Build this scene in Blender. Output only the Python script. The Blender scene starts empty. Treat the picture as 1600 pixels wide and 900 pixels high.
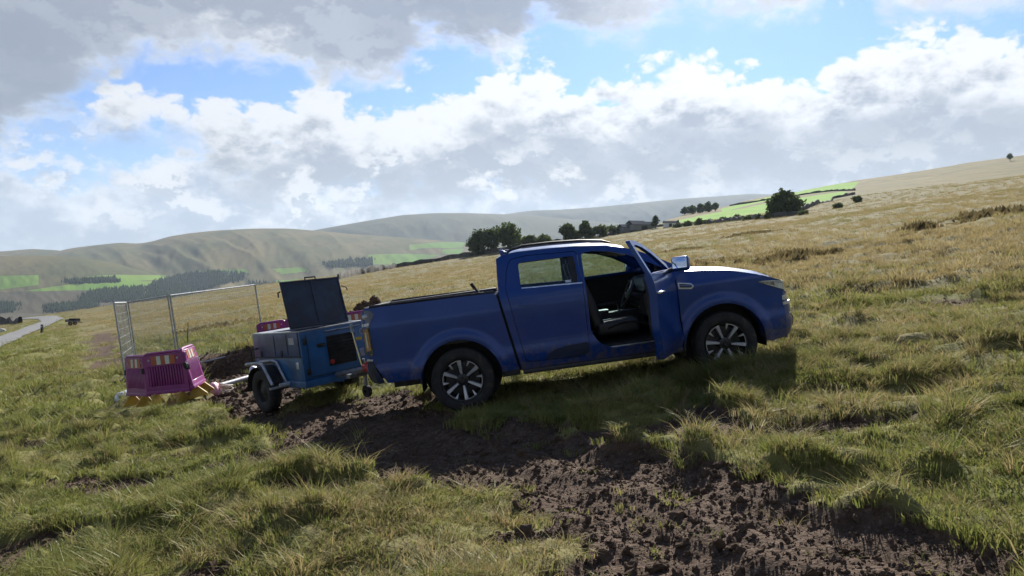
import bpy, bmesh, math, random
import numpy as np
from mathutils import Vector, Matrix, geometry as mgeo
scene = bpy.context.scene
C = scene.collection
R = math.radians
random.seed(7); rng = np.random.default_rng(11)

# ---------------------------------------------------------------- node helper
class X:
    """a socket in a node tree with arithmetic"""
    def __init__(s, nt, sock): s.nt, s.s = nt, sock
    def _m(s, op, *a, clamp=False):
        n = s.nt.nodes.new('ShaderNodeMath'); n.operation = op; n.use_clamp = clamp
        for i, v in enumerate((s,) + a): put(s.nt, n.inputs[i], v)
        return X(s.nt, n.outputs[0])
    def __add__(s, o): return s._m('ADD', o)
    __radd__ = __add__
    def __sub__(s, o): return s._m('SUBTRACT', o)
    def __rsub__(s, o): return (s * -1.0) + o
    def __mul__(s, o): return s._m('MULTIPLY', o)
    __rmul__ = __mul__
    def __truediv__(s, o): return s._m('DIVIDE', o)
    def pow(s, o): return s._m('POWER', o)
    def min(s, o): return s._m('MINIMUM', o)
    def max(s, o): return s._m('MAXIMUM', o)
    def abs(s): return s._m('ABSOLUTE')
    def clamp(s): return s._m('ADD', 0.0, clamp=True)
    def step(s, a, b):
        n = s.nt.nodes.new('ShaderNodeMapRange'); n.interpolation_type = 'SMOOTHSTEP'
        put(s.nt, n.inputs[0], s); n.inputs[1].default_value = a; n.inputs[2].default_value = b
        return X(s.nt, n.outputs[0])
def put(nt, sock, v):
    if isinstance(v, X): nt.links.new(v.s, sock)
    elif isinstance(v, (tuple, list)) and len(v) == 3 and sock.type == 'RGBA': sock.default_value = (*v, 1)
    else: sock.default_value = v
def mixc(nt, f, a, b):
    n = nt.nodes.new('ShaderNodeMix'); n.data_type = 'RGBA'
    put(nt, n.inputs[0], f); put(nt, n.inputs[6], a); put(nt, n.inputs[7], b)
    return X(nt, n.outputs[2])
def noise(nt, vec, scale, detail=4, rough=.55, dist=0.0):
    n = nt.nodes.new('ShaderNodeTexNoise'); n.inputs['Scale'].default_value = scale
    n.inputs['Detail'].default_value = detail; n.inputs['Roughness'].default_value = rough
    n.inputs['Distortion'].default_value = dist
    if vec is not None: put(nt, n.inputs['Vector'], vec)
    return X(nt, n.outputs[0])
def voro(nt, vec, scale, detail=0, rough=.5):
    n = nt.nodes.new('ShaderNodeTexVoronoi'); n.inputs['Scale'].default_value = scale
    n.inputs['Detail'].default_value = detail; n.inputs['Roughness'].default_value = rough
    if vec is not None: put(nt, n.inputs['Vector'], vec)
    return X(nt, n.outputs['Distance'])
def curve(nt, x, pts):
    n = nt.nodes.new('ShaderNodeFloatCurve'); c = n.mapping.curves[0]
    pts = sorted(pts)
    c.points[0].location = pts[0]; c.points[1].location = pts[-1]
    for p in pts[1:-1]: c.points.new(*p)
    n.mapping.update(); put(nt, n.inputs['Value'], x)
    return X(nt, n.outputs[0])
def vmul(nt, v, k):
    n = nt.nodes.new('ShaderNodeVectorMath'); n.operation = 'MULTIPLY'; put(nt, n.inputs[0], v); n.inputs[1].default_value = k
    return X(nt, n.outputs[0])
def vadd(nt, v, k):
    n = nt.nodes.new('ShaderNodeVectorMath'); n.operation = 'ADD'; put(nt, n.inputs[0], v); put(nt, n.inputs[1], k)
    return X(nt, n.outputs[0])

# ---------------------------------------------------------------- camera
F, ROWH, EYE = 1209.0, 430.0, 1.7           # focal length and eye-level row of the 1600x900 photograph, eye height
cam = bpy.data.cameras.new('camera'); camo = bpy.data.objects.new('camera', cam); C.objects.link(camo)
cam.sensor_width = 36; cam.lens = 36 * F / 1600; cam.clip_start = .1; cam.clip_end = 60000
camo.location = (0, 0, EYE); camo.rotation_euler = (R(90) - math.atan((450 - ROWH) / F), 0, 0)
scene.camera = camo

# ---------------------------------------------------------------- light
SUN_AZ, SUN_EL = 14.0, 35.0
S = Vector((math.cos(R(SUN_EL)) * math.sin(R(SUN_AZ)), math.cos(R(SUN_EL)) * math.cos(R(SUN_AZ)), math.sin(R(SUN_EL))))
sun = bpy.data.lights.new('sun', 'SUN'); sun.energy = 5.0; sun.angle = R(.55); sun.color = (1, .95, .87)
suno = bpy.data.objects.new('sun', sun); C.objects.link(suno); suno.rotation_euler = S.to_track_quat('Z', 'Y').to_euler()
suno.location = S * 100
vs = scene.view_settings
scene.display_settings.display_device = 'sRGB'
vs.view_transform = 'Standard'; vs.look = 'None'; vs.exposure = 1.05; vs.gamma = 1; vs.use_curve_mapping = False
cy = scene.cycles
cy.use_denoising = True; cy.max_bounces = 6; cy.diffuse_bounces = 3; cy.glossy_bounces = 3; cy.transmission_bounces = 4
cy.transparent_max_bounces = 12; cy.volume_bounces = 0; cy.caustics_reflective = False; cy.caustics_refractive = False
cy.use_adaptive_sampling = True; cy.adaptive_threshold = .02

def build_world():
    w = bpy.data.worlds.new('World'); scene.world = w; w.use_nodes = True
    nt = w.node_tree; nt.nodes.clear()
    out = nt.nodes.new('ShaderNodeOutputWorld'); bg = nt.nodes.new('ShaderNodeBackground')
    nt.links.new(bg.outputs[0], out.inputs[0]); bg.inputs[1].default_value = .1
    sky = nt.nodes.new('ShaderNodeTexSky'); sky.sky_type = 'NISHITA'; sky.sun_disc = False
    sky.sun_elevation = R(SUN_EL); sky.sun_rotation = R(SUN_AZ); sky.air_density = 1.0; sky.dust_density = .25; sky.ozone_density = 2.0
    tc = nt.nodes.new('ShaderNodeTexCoord'); d = X(nt, tc.outputs['Generated'])
    sp = nt.nodes.new('ShaderNodeSeparateXYZ'); put(nt, sp.inputs[0], d)
    x, y, z = (X(nt, o) for o in sp.outputs)
    az = x._m('ARCTAN2', y); el = z._m('ARCSINE')
    t = ((az + .9) / 1.8).clamp()
    def ang(px, row):
        a = math.atan((px - 800) / F); return (a + .9) / 1.8, math.atan((ROWH - row) / F * math.cos(a))
    def edge(pts):
        q = [ang(*p) for p in pts]
        q = [(0, q[0][1])] + q + [(1, q[-1][1])]
        return curve(nt, t, [(a, min(1, max(0, (e + .1) * 1.6))) for a, e in q]) / 1.6 - .1
    K = 1 / F
    dn = vmul(nt, d, (1, 1, 1.5))
    n1 = noise(nt, dn, 7.5, 10, .62)
    n1b = noise(nt, vadd(nt, dn, (0.004, 0, .022)), 7.5, 7, .62)
    vp = voro(nt, vadd(nt, dn, vmul_n(nt, dn)), 24, 3, .55)
    nf = noise(nt, dn, 30, 7, .6)
    ns = noise(nt, dn, 3.2, 5, .5)
    puff = (.62 - vp)
    lit = (n1 - n1b)
    wig = (n1 - .5) * 150 + puff * 54 + (nf - .5) * 10 + 4
    def mul3(c): return tuple(5.1 * v for v in c)
    glow = 1.0 + 0.0 * z
    dt = nt.nodes.new('ShaderNodeVectorMath'); dt.operation = 'DOT_PRODUCT'; put(nt, dt.inputs[0], d); dt.inputs[1].default_value = S
    sd = X(nt, dt.outputs['Value']).max(0)
    glow = .82 + .32 * sd.pow(7)
    col = vmul(nt, X(nt, sky.outputs[0]), (.37, .49, .70))
    # thin bright haze of water vapour close to the horizon
    hz = 1 - el.step(.0, .20)
    col = mixc(nt, hz * .45, col, mul3((.60, .70, .83)))
    white, pale, grey, dark = (.93, .94, .96), (.62, .67, .75), (.375, .415, .49), (.285, .325, .40)
    # small scattered cumulus
    sm = noise(nt, dn, 15, 9, .62)
    aS = (sm + (ns - .5) * .35).step(.575, .72) * (1 - el.step(.55, .9) * .5)
    cS = mixc(nt, (sm + lit * -1.0).step(.58, .75) * .6, mul3(white), mul3(pale))
    col = mixc(nt, aS * .8, col, cS)
    # far low bank near the horizon
    topL = edge([(-100, 262), (0, 262), (60, 282), (110, 300), (150, 272), (210, 262), (260, 240), (330, 235), (500, 290), (700, 275), (1000, 250), (1250, 235), (1450, 185), (1600, 190)])
    dL = (topL - el) / K + wig * .8 + 24
    aL = dL.step(-4, 26) * el.step(-.02, .05)
    cL = mixc(nt, (dL + lit * -420 + (nf - .5) * 110 - 8).step(-10, 66), mul3(white), mul3((.40, .455, .56)))
    holes = noise(nt, dn, 13, 6, .6).step(.47, .58)
    cL = mixc(nt, holes * .5 * (1 - el.step(.06, .14)), cL, mul3((.70, .75, .83)))
    col = mixc(nt, aL * .88, col, cL)
    # main cumulus bank
    topM = edge([(100, 210), (150, 160), (200, 142), (290, 150), (400, 168), (470, 150), (530, 146), (650, 152), (720, 138), (780, 122), (830, 112), (900, 112), (960, 128), (1010, 116), (1100, 95), (1200, 104), (1260, 118), (1340, 80), (1450, 64), (1600, 56), (1700, 60)])
    botM = edge([(60, 180), (130, 185), (180, 200), (260, 208), (310, 225), (360, 300), (500, 318), (740, 308), (900, 312), (1100, 308), (1300, 300), (1600, 290)])
    tM = (topM - el) / K
    dM = tM + wig + 16
    aM = dM.step(-4, 20) * ((el - botM) / K + wig * .5 + 30).step(-20, 56)
    sh = (tM + wig * .8 + lit * -480 + (nf - .5) * 60 + (ns - .5) * 60 - 26).step(-6, 84)
    sh = sh.max((tM + wig * .7 + (ns - .5) * 60).step(36, 96) * .96)
    cM = mixc(nt, sh, mul3(white), mul3(grey))
    cM = mixc(nt, (tM + (ns - .5) * 300).step(120, 260) * .35, cM, mul3((.44, .49, .57)))
    cM = mixc(nt, (n1 + lit * 2.0).step(.50, .64) * .22 * sh, cM, mul3((.60, .63, .69)))
    col = mixc(nt, aM * .97, col, cM)
    # bright puffs floating before the low grey
    lp = noise(nt, vadd(nt, dn, (3.1, 1.7, .4)), 17, 9, .6); lpb = noise(nt, vadd(nt, dn, (3.1, 1.7, .424)), 17, 6, .6)
    band = el.step(.03, .07) * (1 - el.step(.125, .20)) * (1 - az.step(-.05, .30) * .55)
    col = mixc(nt, (lp + (ns - .5) * .25).step(.50, .62) * band * .85, col, mixc(nt, (lp - (lp - lpb) * 4.0).step(.52, .70), mul3(white), mul3((.50, .56, .65))))
    # high grey deck
    botU = edge([(-80, 245), (0, 238), (50, 205), (105, 175), (140, 135), (180, 112), (300, 98), (420, 112), (510, 128), (580, 138), (625, 112), (665, 62), (720, 84), (790, 78), (840, 48), (940, 66), (1000, 50), (1070, 12), (1180, 26), (1270, 22), (1310, -40), (1380, 20), (1440, 8), (1520, 26), (1600, 10), (1700, 0)])
    dU = (el - botU) / K + wig * .72 + 22
    gap = noise(nt, dn, 2.4, 6, .55).step(.46, .60)
    aU = dU.step(-10, 46) * (1 - el.step(.36, .46) * gap) * (1 - el.step(.42, .66) * .82)
    rightness = az.step(-.12, .42)
    shU = (dU + (n1 - .5) * 60 + (ns - .5) * 90 + lit * 60).step(2, 62) * (1 - rightness * .6)
    cU = mixc(nt, shU, mul3((.86, .88, .91)), mul3((.36, .40, .475)))
    cU = mixc(nt, (n1 + lit * 2.5).step(.47, .62) * .42, cU, mul3((.60, .64, .70)))
    cU = mixc(nt, (ns - .1 * rightness).step(.46, .62) * shU * .75, cU, mul3(dark))
    col = mixc(nt, aU * .95, col, cU)
    v = nt.nodes.new('ShaderNodeVectorMath'); v.operation = 'SCALE'; put(nt, v.inputs[0], col); put(nt, v.inputs[3], glow)
    nt.links.new(v.outputs[0], bg.inputs[0])
    w.cycles.sampling_method = 'MANUAL'; w.cycles.sample_map_resolution = 512
def vmul_n(nt, v):
    n = nt.nodes.new('ShaderNodeTexNoise'); n.inputs['Scale'].default_value = 9; n.inputs['Detail'].default_value = 4
    put(nt, n.inputs['Vector'], v)
    m = nt.nodes.new('ShaderNodeVectorMath'); m.operation = 'MULTIPLY_ADD'
    nt.links.new(n.outputs[1], m.inputs[0]); m.inputs[1].default_value = (.06,) * 3; m.inputs[2].default_value = (-.03,) * 3
    return X(nt, m.outputs[0])
build_world()

# ---------------------------------------------------------------- materials
MAT = {}
def mat(name, col, rough=.6, metal=0.0, var=.18, scale=6.0, bump=0.0, bscale=40.0, coat=0.0, emit=None, spec=.5, col2=None, dirt=None, splash=0):
    m = bpy.data.materials.new(name); m.use_nodes = True; nt = m.node_tree; p = nt.nodes['Principled BSDF']
    tc = nt.nodes.new('ShaderNodeTexCoord'); v = X(nt, tc.outputs['Object'])
    n = noise(nt, v, scale, 5, .6)
    c2 = col2 or tuple(c * (1 - var * 2) for c in col)
    c = mixc(nt, n.step(.35, .68), col, c2)
    if dirt:
        dn = noise(nt, v, dirt[2] if len(dirt) > 2 else 3.0, 8, .65)
        c = mixc(nt, dn.step(.5, .75) * dirt[1], c, dirt[0])
    if splash:
        sz = nt.nodes.new('ShaderNodeSeparateXYZ'); put(nt, sz.inputs[0], v); zz = X(nt, sz.outputs[2])
        sp_ = (noise(nt, v, 9, 8, .7) + noise(nt, v, 60, 3, .6) * .4 - .2 + (.62 - zz) * .9).step(.48, .78)
        c = mixc(nt, sp_ * splash, c, (.11, .085, .065))
    put(nt, p.inputs['Base Color'], c)
    put(nt, p.inputs['Roughness'], (n * .25 + (rough - .12)).clamp()); p.inputs['Metallic'].default_value = metal
    p.inputs['Specular IOR Level'].default_value = spec
    p.inputs['Coat Weight'].default_value = coat; p.inputs['Coat Roughness'].default_value = .06
    if bump:
        b = nt.nodes.new('ShaderNodeBump'); b.inputs['Strength'].default_value = bump; b.inputs['Distance'].default_value = .02
        put(nt, b.inputs['Height'], noise(nt, v, bscale, 5, .6)); nt.links.new(b.outputs[0], p.inputs['Normal'])
    MAT[name] = m
    return m
def glass(name, tint, gloss=1.45):
    m = bpy.data.materials.new(name); m.use_nodes = True; nt = m.node_tree; nt.nodes.clear()
    o = nt.nodes.new('ShaderNodeOutputMaterial'); t = nt.nodes.new('ShaderNodeBsdfTransparent'); g = nt.nodes.new('ShaderNodeBsdfGlossy')
    f = nt.nodes.new('ShaderNodeFresnel'); f.inputs[0].default_value = gloss; mx = nt.nodes.new('ShaderNodeMixShader')
    t.inputs[0].default_value = (*tint, 1); g.inputs['Roughness'].default_value = .03
    nt.links.new(f.outputs[0], mx.inputs[0]); nt.links.new(t.outputs[0], mx.inputs[1]); nt.links.new(g.outputs[0], mx.inputs[2]); nt.links.new(mx.outputs[0], o.inputs[0])
    MAT[name] = m
    return m

# ---------------------------------------------------------------- mesh helper
class MB:
    def __init__(s): s.v = []; s.f = []
    def add(s, v, f):
        o = len(s.v); s.v += [tuple(p) for p in v]; s.f += [tuple(i + o for i in q) for q in f]; return s
    def box(s, c, d, m=None, taper=1.0):
        x, y, z = (k / 2 for k in d)
        v = [Vector((sx * x * (taper if sz > 0 else 1), sy * y * (taper if sz > 0 else 1), sz * z)) for sx in (-1, 1) for sy in (-1, 1) for sz in (-1, 1)]
        if m is not None: v = [m @ p for p in v]
        v = [p + Vector(c) for p in v]
        return s.add(v, [(0, 1, 3, 2), (4, 6, 7, 5), (0, 4, 5, 1), (2, 3, 7, 6), (0, 2, 6, 4), (1, 5, 7, 3)])
    def tube(s, path, r, n=8, cap=True):
        P = [Vector(p) for p in path]; rr = r if isinstance(r, (list, tuple)) else [r] * len(P)
        rings = []; ref = None
        for i, p in enumerate(P):
            tdir = (P[min(i + 1, len(P) - 1)] - P[max(i - 1, 0)]).normalized()
            if ref is None: ref = Vector((0, 0, 1)) if abs(tdir.z) < .9 else Vector((1, 0, 0))
            a = tdir.cross(ref).normalized(); b = a.cross(tdir).normalized(); ref = b
            rings.append([p + (a * math.cos(2 * math.pi * k / n) + b * math.sin(2 * math.pi * k / n)) * rr[i] for k in range(n)])
        v = [q for g in rings for q in g]; f = []
        for i in range(len(P) - 1):
            for k in range(n):
                a, b = i * n + k, i * n + (k + 1) % n; f.append((a, b, b + n, a + n))
        if cap: f += [tuple(reversed(range(n))), tuple(range((len(P) - 1) * n, len(P) * n))]
        return s.add(v, f)
    def prism(s, poly, a, b, fn=None):
        """poly in (x,z) pulled along y from a to b"""
        n = len(poly); v = [(x, a, z) for x, z in poly] + [(x, b, z) for x, z in poly]
        if fn: v = [fn(p) for p in v]
        return s.add(v, [tuple(range(n)), tuple(reversed(range(n, 2 * n)))] + [(i, i + n, (i + 1) % n + n, (i + 1) % n) for i in range(n)])
    def lathe(s, prof, c=(0, 0, 0), n=40, axis='y'):
        """closed or open profile of (radius, offset along axis)"""
        v = []; f = []; m = len(prof)
        for k in range(n):
            a = 2 * math.pi * k / n
            for r, o in prof:
                p = (r * math.cos(a), o, r * math.sin(a)) if axis == 'y' else ((r * math.cos(a), r * math.sin(a), o) if axis == 'z' else (o, r * math.cos(a), r * math.sin(a)))
                v.append((p[0] + c[0], p[1] + c[1], p[2] + c[2]))
            for i in range(m - 1):
                a0 = k * m + i; b0 = ((k + 1) % n) * m + i; f.append((a0, a0 + 1, b0 + 1, b0))
        return s.add(v, f)
    def grid(s, fn, nu, nv, th=None):
        v = [fn(i / nu, j / nv) for i in range(nu + 1) for j in range(nv + 1)]
        f = [(i * (nv + 1) + j, (i + 1) * (nv + 1) + j, (i + 1) * (nv + 1) + j + 1, i * (nv + 1) + j + 1) for i in range(nu) for j in range(nv)]
        s.add(v, f)
        if th is not None:
            o = len(s.v); th = Vector(th); N = (nu + 1) * (nv + 1)
            s.add([Vector(p) + th for p in v], [tuple(reversed(q)) for q in f])
            b = [i * (nv + 1) for i in range(nu + 1)] + [nu * (nv + 1) + j for j in range(1, nv + 1)] + [i * (nv + 1) + nv for i in range(nu - 1, -1, -1)] + [j for j in range(nv - 1, 0, -1)]
            for k in range(len(b)):
                p, q = b[k] + o - N, b[(k + 1) % len(b)] + o - N; s.f.append((q, p, p + N, q + N))
        return s
    def build(s, name, m, parent=None, smooth=True, bevel=0, seg=2, angle=38, loc=None):
        me = bpy.data.meshes.new(name); me.from_pydata(s.v, [], s.f)
        bm = bmesh.new(); bm.from_mesh(me); bmesh.ops.recalc_face_normals(bm, faces=bm.faces)
        if bevel:
            e = [e for e in bm.edges if len(e.link_faces) == 2 and e.calc_face_angle(0) > R(35)]
            bmesh.ops.bevel(bm, geom=e, offset=bevel, segments=seg, affect='EDGES', profile=.6, clamp_overlap=True)
        bm.to_mesh(me); bm.free()
        if smooth:
            me.polygons.foreach_set('use_smooth', [True] * len(me.polygons)); me.set_sharp_from_angle(angle=R(angle))
        me.materials.append(MAT[m] if isinstance(m, str) else m)
        o = bpy.data.objects.new(name, me); C.objects.link(o)
        if parent: o.parent = parent
        if loc: o.location = loc
        return o
def tag(o, label=None, cat=None, group=None, kind=None):
    if label: o['label'] = label
    if cat: o['category'] = cat
    if group: o['group'] = group
    if kind: o['kind'] = kind
    return o
def thing(name, label, cat, loc=(0, 0, 0), rot=None, group=None):
    o = bpy.data.objects.new(name, None); C.objects.link(o); o.location = loc
    if rot is not None: o.rotation_mode = 'QUATERNION'; o.rotation_quaternion = rot.to_quaternion() if isinstance(rot, Matrix) else rot
    o.empty_display_size = .2
    return tag(o, label, cat, group)
def copy_tree(o, parent=None):
    c = o.copy(); C.objects.link(c); c.parent = parent
    for ch in list(o.children): copy_tree(ch, c)
    return c
# ---------------------------------------------------------------- terrain
def _h(ix, iy, seed):
    n = (ix.astype(np.int64) * 374761393 + iy.astype(np.int64) * 668265263 + seed * 974711) & 0x7fffffff
    n = ((n ^ (n >> 13)) * 1274126177) & 0x7fffffff
    return ((n ^ (n >> 16)) & 0xffff) / 65535.0
def vn(x, y, seed=0):
    x0, y0 = np.floor(x), np.floor(y); fx, fy = x - x0, y - y0
    fx = fx * fx * (3 - 2 * fx); fy = fy * fy * (3 - 2 * fy)
    a, b, c, d = _h(x0, y0, seed), _h(x0 + 1, y0, seed), _h(x0, y0 + 1, seed), _h(x0 + 1, y0 + 1, seed)
    return (a + (b - a) * fx) * (1 - fy) + (c + (d - c) * fx) * fy - .5
def fbm(x, y, o=4, seed=0, g=.5):
    s = 0; a = 1.0
    for k in range(o): s = s + a * vn(x, y, seed + k * 17); x, y, a = x * 2.03 + 3.1, y * 2.03 - 1.7, a * g
    return s
def ss(a, b, x):
    t = np.clip((x - a) / (b - a), 0, 1); return t * t * (3 - 2 * t)
def macro(x, y):
    """the moor: a hillside that climbs to the right and steepens with distance, dropping to the valley past its brow"""
    x = np.asarray(x, float); y = np.asarray(y, float); yy = np.maximum(y, 12)
    t = np.clip(np.log(yy / 12) / math.log(25), 0, 1); t2 = np.clip((yy - 300) / 400, 0, 1)
    a = .0156 + .0205 * t + .026 * t2; b = .135 + .019 * t - .012 * t2
    z = a * y + b * x + .020 * np.maximum(0, -x - .2 * yy) * t
    u = x / yy
    edge = np.interp(u, [-.7, -.2, .02, .10, .17, .22, .30, .40, .7], [250, 255, 265, 290, 330, 480, 620, 690, 760])
    over = np.maximum(0, y - edge); z = z - .00035 * np.minimum(over, 300) ** 2 - .10 * over
    r = np.hypot(x, y)
    z = z + fbm(x / 26, y / 26, 3, 3) * .55 * ss(14, 60, r) + fbm(x / 110, y / 110, 3, 9) * 3.2 * ss(60, 260, r)
    return np.maximum(z, -75)
def ray(px, row, ymax=900, ymin=2.6):
    ys = np.exp(np.linspace(math.log(ymin), math.log(ymax), 4000))
    zr = EYE + (ROWH - row) / F * ys; zt = macro((px - 800) / F * ys, ys)
    k = np.argmax(zt >= zr); k = k if zt[k] >= zr[k] else int(np.argmax((zt - EYE) / ys))      # past the brow: stand on the brow
    return ((px - 800) / F * ys[k], ys[k])
def poly_sd(x, y, P):
    """signed distance to a polygon, positive inside"""
    d = np.full(x.shape, 1e9); ins = np.zeros(x.shape, bool); n = len(P)
    for i in range(n):
        (ax, ay), (bx, by) = P[i], P[(i + 1) % n]
        ex, ey = bx - ax, by - ay; wx, wy = x - ax, y - ay
        t = np.clip((wx * ex + wy * ey) / (ex * ex + ey * ey + 1e-9), 0, 1)
        d = np.minimum(d, np.hypot(wx - t * ex, wy - t * ey))
        c = ((ay > y) != (by > y)) & (x < (bx - ax) * (y - ay) / (by - ay + 1e-12) + ax); ins ^= c
    return np.where(ins, d, -d)
MUD_PX = [
    [(415, 645), (520, 622), (600, 610), (668, 598), (700, 640), (800, 676), (900, 684), (1000, 700), (1090, 726), (1180, 750), (1290, 774), (1450, 806), (1680, 850), (1680, 1060), (780, 1060), (790, 900), (840, 862), (815, 812), (740, 782), (640, 765), (590, 735), (540, 722), (470, 718), (400, 690), (335, 690), (345, 655)],
    [(285, 606), (330, 585), (400, 578), (470, 585), (500, 615), (420, 655), (345, 662), (310, 640)],
    [(128, 504), (185, 505), (205, 560), (205, 606), (165, 592), (130, 560)],
    [(50, 655), (100, 655), (105, 668), (55, 668)], [(20, 695), (70, 690), (80, 706), (30, 708)], [(45, 770), (95, 765), (110, 785), (50, 790)]]
MUD = [[ray(*p) for p in q] for q in MUD_PX]
PIT = (-7.0, 19.2, 1.5, 1.7)          # centre x, y and half sizes of the dug hole
HEAP = [(-5.15, 25.6, 1.5, .72), (-4.2, 25.0, 1.4, .62), (-6.1, 25.2, 1.0, .5), (-3.3, 25.4, 1.2, .5)]
def mudmask(x, y):
    w = fbm(x / .5, y / .5, 3, 40) * .34 + fbm(x / 1.7, y / 1.7, 2, 41) * .45
    m = np.zeros(np.shape(x))
    for k, P in enumerate(MUD):
        s = poly_sd(x, y, P); q = 1.0 if k < 3 else .55
        if k == 2: m = np.maximum(m, ss(-1.2, .8, s + w * 3.5 - .3) * .9)
        else: m = np.maximum(m, ss(-.14, .16, s + w * q))
    bare = fbm(x / .95, y / .6, 2, 47) + .5 * fbm(x / 4, y / 4, 2, 48); m = np.maximum(m, ss(.36, .46, bare) * .82 * (1 - ss(18, 26, np.hypot(x, y))))
    px, py, pw, ph = PIT
    m = np.maximum(m, 1 - ss(1.15, 1.5, np.hypot((x - px) / pw, (y - py) / ph) + w * .3))
    for hx, hy, hr, hh in HEAP: m = np.maximum(m, 1 - ss(1.1, 1.45, np.hypot(x - hx, y - hy) / hr + w * .4))
    return m
RUTS = [[ray(*p) for p in q] for q in ([(520, 660), (640, 672), (800, 722), (980, 800), (1150, 880), (1300, 960)], [(690, 650), (860, 695), (1040, 735), (1230, 800), (1420, 860), (1600, 905)])]
TRUCK_O = Vector((-.547, 10.3, .051))
def mound(x, y): return fbm(x / .70, y / .55, 2, 23) + .35 * fbm(x / 2.6, y / 2.6, 2, 24)
def ground_z(x, y, mud=None):
    x = np.asarray(x, float); y = np.asarray(y, float)
    z = macro(x, y); r = np.hypot(x, y)
    m = mudmask(x, y) if mud is None else mud
    near = 1 - ss(45, 90, r)
    flat = np.exp(-(np.maximum(0, np.abs(y - 10.3) - 1.0) / .6) ** 2) * ss(-1.4, -.6, x) * (1 - ss(3.2, 4.0, x))
    hum = fbm(x / 1.3, y / 1.3, 3, 21) * .20 + ss(.02, .34, mound(x, y)) * .15 + fbm(x / .22, y / .22, 2, 25) * .035
    clod = fbm(x / .22, y / .22, 3, 31, .6) * .050 + fbm(x / 1.3, y / 1.3, 2, 33) * .06
    rut = 0
    for L in RUTS:
        dd = poly_dist(x, y, L); rut = rut - .038 * np.exp(-(dd / .15) ** 2) + .016 * np.exp(-((dd - .27) / .10) ** 2)
    z = z + rut * m * (r < 20)
    z = z + near * ((1 - m) * hum * (1 - .75 * flat) + m * (clod * (1 - .5 * flat) - .07))
    px, py, pw, ph = PIT
    q = np.hypot((x - px) / pw, (y - py) / ph)
    z = z - 1.4 * (1 - ss(.80, 1.02, q)) + .26 * np.exp(-((q - 1.3) / .22) ** 2) * ss(0, 1, y - py)
    for hx, hy, hr, hh in HEAP:
        z = z + hh * (1 - ss(0, 1.0, np.hypot(x - hx, y - hy) / hr)) * (1 + fbm(x / .35, y / .35, 4, 51, .6) * .55)
    return z
def gz(x, y): return float(ground_z(np.array([x]), np.array([y]))[0])
ROAD = [ray(*p) for p in ((-140, 590), (-60, 556), (-10, 536), (20, 525), (44, 516), (58, 510))] + [(-98, 165), (-120, 200), (-150, 225)]
def poly_dist(x, y, L):
    d = np.full(np.shape(x), 1e9)
    for (ax, ay), (bx, by) in zip(L[:-1], L[1:]):
        ex, ey = bx - ax, by - ay; t = np.clip(((x - ax) * ex + (y - ay) * ey) / (ex * ex + ey * ey), 0, 1)
        d = np.minimum(d, np.hypot(x - ax - t * ex, y - ay - t * ey))
    return d
def dryness(x, y):
    r = np.hypot(x, y); u = x / np.maximum(y, 4)
    d = .30 + .40 * ss(11, 32, r) + .12 * ss(30, 120, r)
    d = d + fbm(x / 2.4, y / 2.4, 3, 61) * .42 * (1 - .5 * ss(30, 90, r)) + fbm(x / 9, y / 9, 3, 62) * .62 * ss(8, 22, r) + fbm(x / 70, y / 45, 3, 63) * .35 * ss(60, 160, r)
    d = d - .30 * ss(-.18, -.45, u) * (1 - ss(28, 75, r)) + .10 * ss(.1, .5, u) * ss(9, 20, r)
    d = d - .55 * (1 - ss(2, 9, poly_dist(x, y, ROAD)))
    return np.clip(d, 0, 1)
FIELDS = [[(1040, 348), (1110, 334), (1165, 325), (1203, 316), (1250, 309), (1318, 299), (1324, 303), (1285, 318), (1255, 332), (1130, 346)],
          [(1125, 327), (1200, 308), (1300, 288), (1342, 284), (1330, 296), (1250, 305), (1180, 318), (1130, 331)]]
def to_px(x, y, z): return 800 + F * x / y, ROWH - F * (z - EYE) / y

def make_mesh(name, V, Fq, m, attrs=None, kind='structure', smooth=True):
    me = bpy.data.meshes.new(name); me.vertices.add(len(V)); me.vertices.foreach_set('co', np.asarray(V, np.float32).ravel())
    n = len(Fq); k = Fq.shape[1]; me.loops.add(n * k); me.polygons.add(n)
    me.loops.foreach_set('vertex_index', Fq.ravel().astype(np.int32)); me.polygons.foreach_set('loop_start', np.arange(0, n * k, k, dtype=np.int32))
    me.polygons.foreach_set('use_smooth', np.full(n, smooth)); me.update(calc_edges=True)
    for a, val in (attrs or {}).items():
        at = me.attributes.new(a, 'FLOAT', 'POINT'); at.data.foreach_set('value', np.asarray(val, np.float32))
    me.materials.append(m); o = bpy.data.objects.new(name, me); C.objects.link(o)
    if kind: o['kind'] = kind
    return o
def gridfaces(nr, na, wrap=False):
    i, j = np.meshgrid(np.arange(nr - 1), np.arange(na if wrap else na - 1), indexing='ij'); j2 = (j + 1) % na
    return np.stack([i * na + j, i * na + j2, (i + 1) * na + j2, (i + 1) * na + j], -1).reshape(-1, 4)

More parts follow.
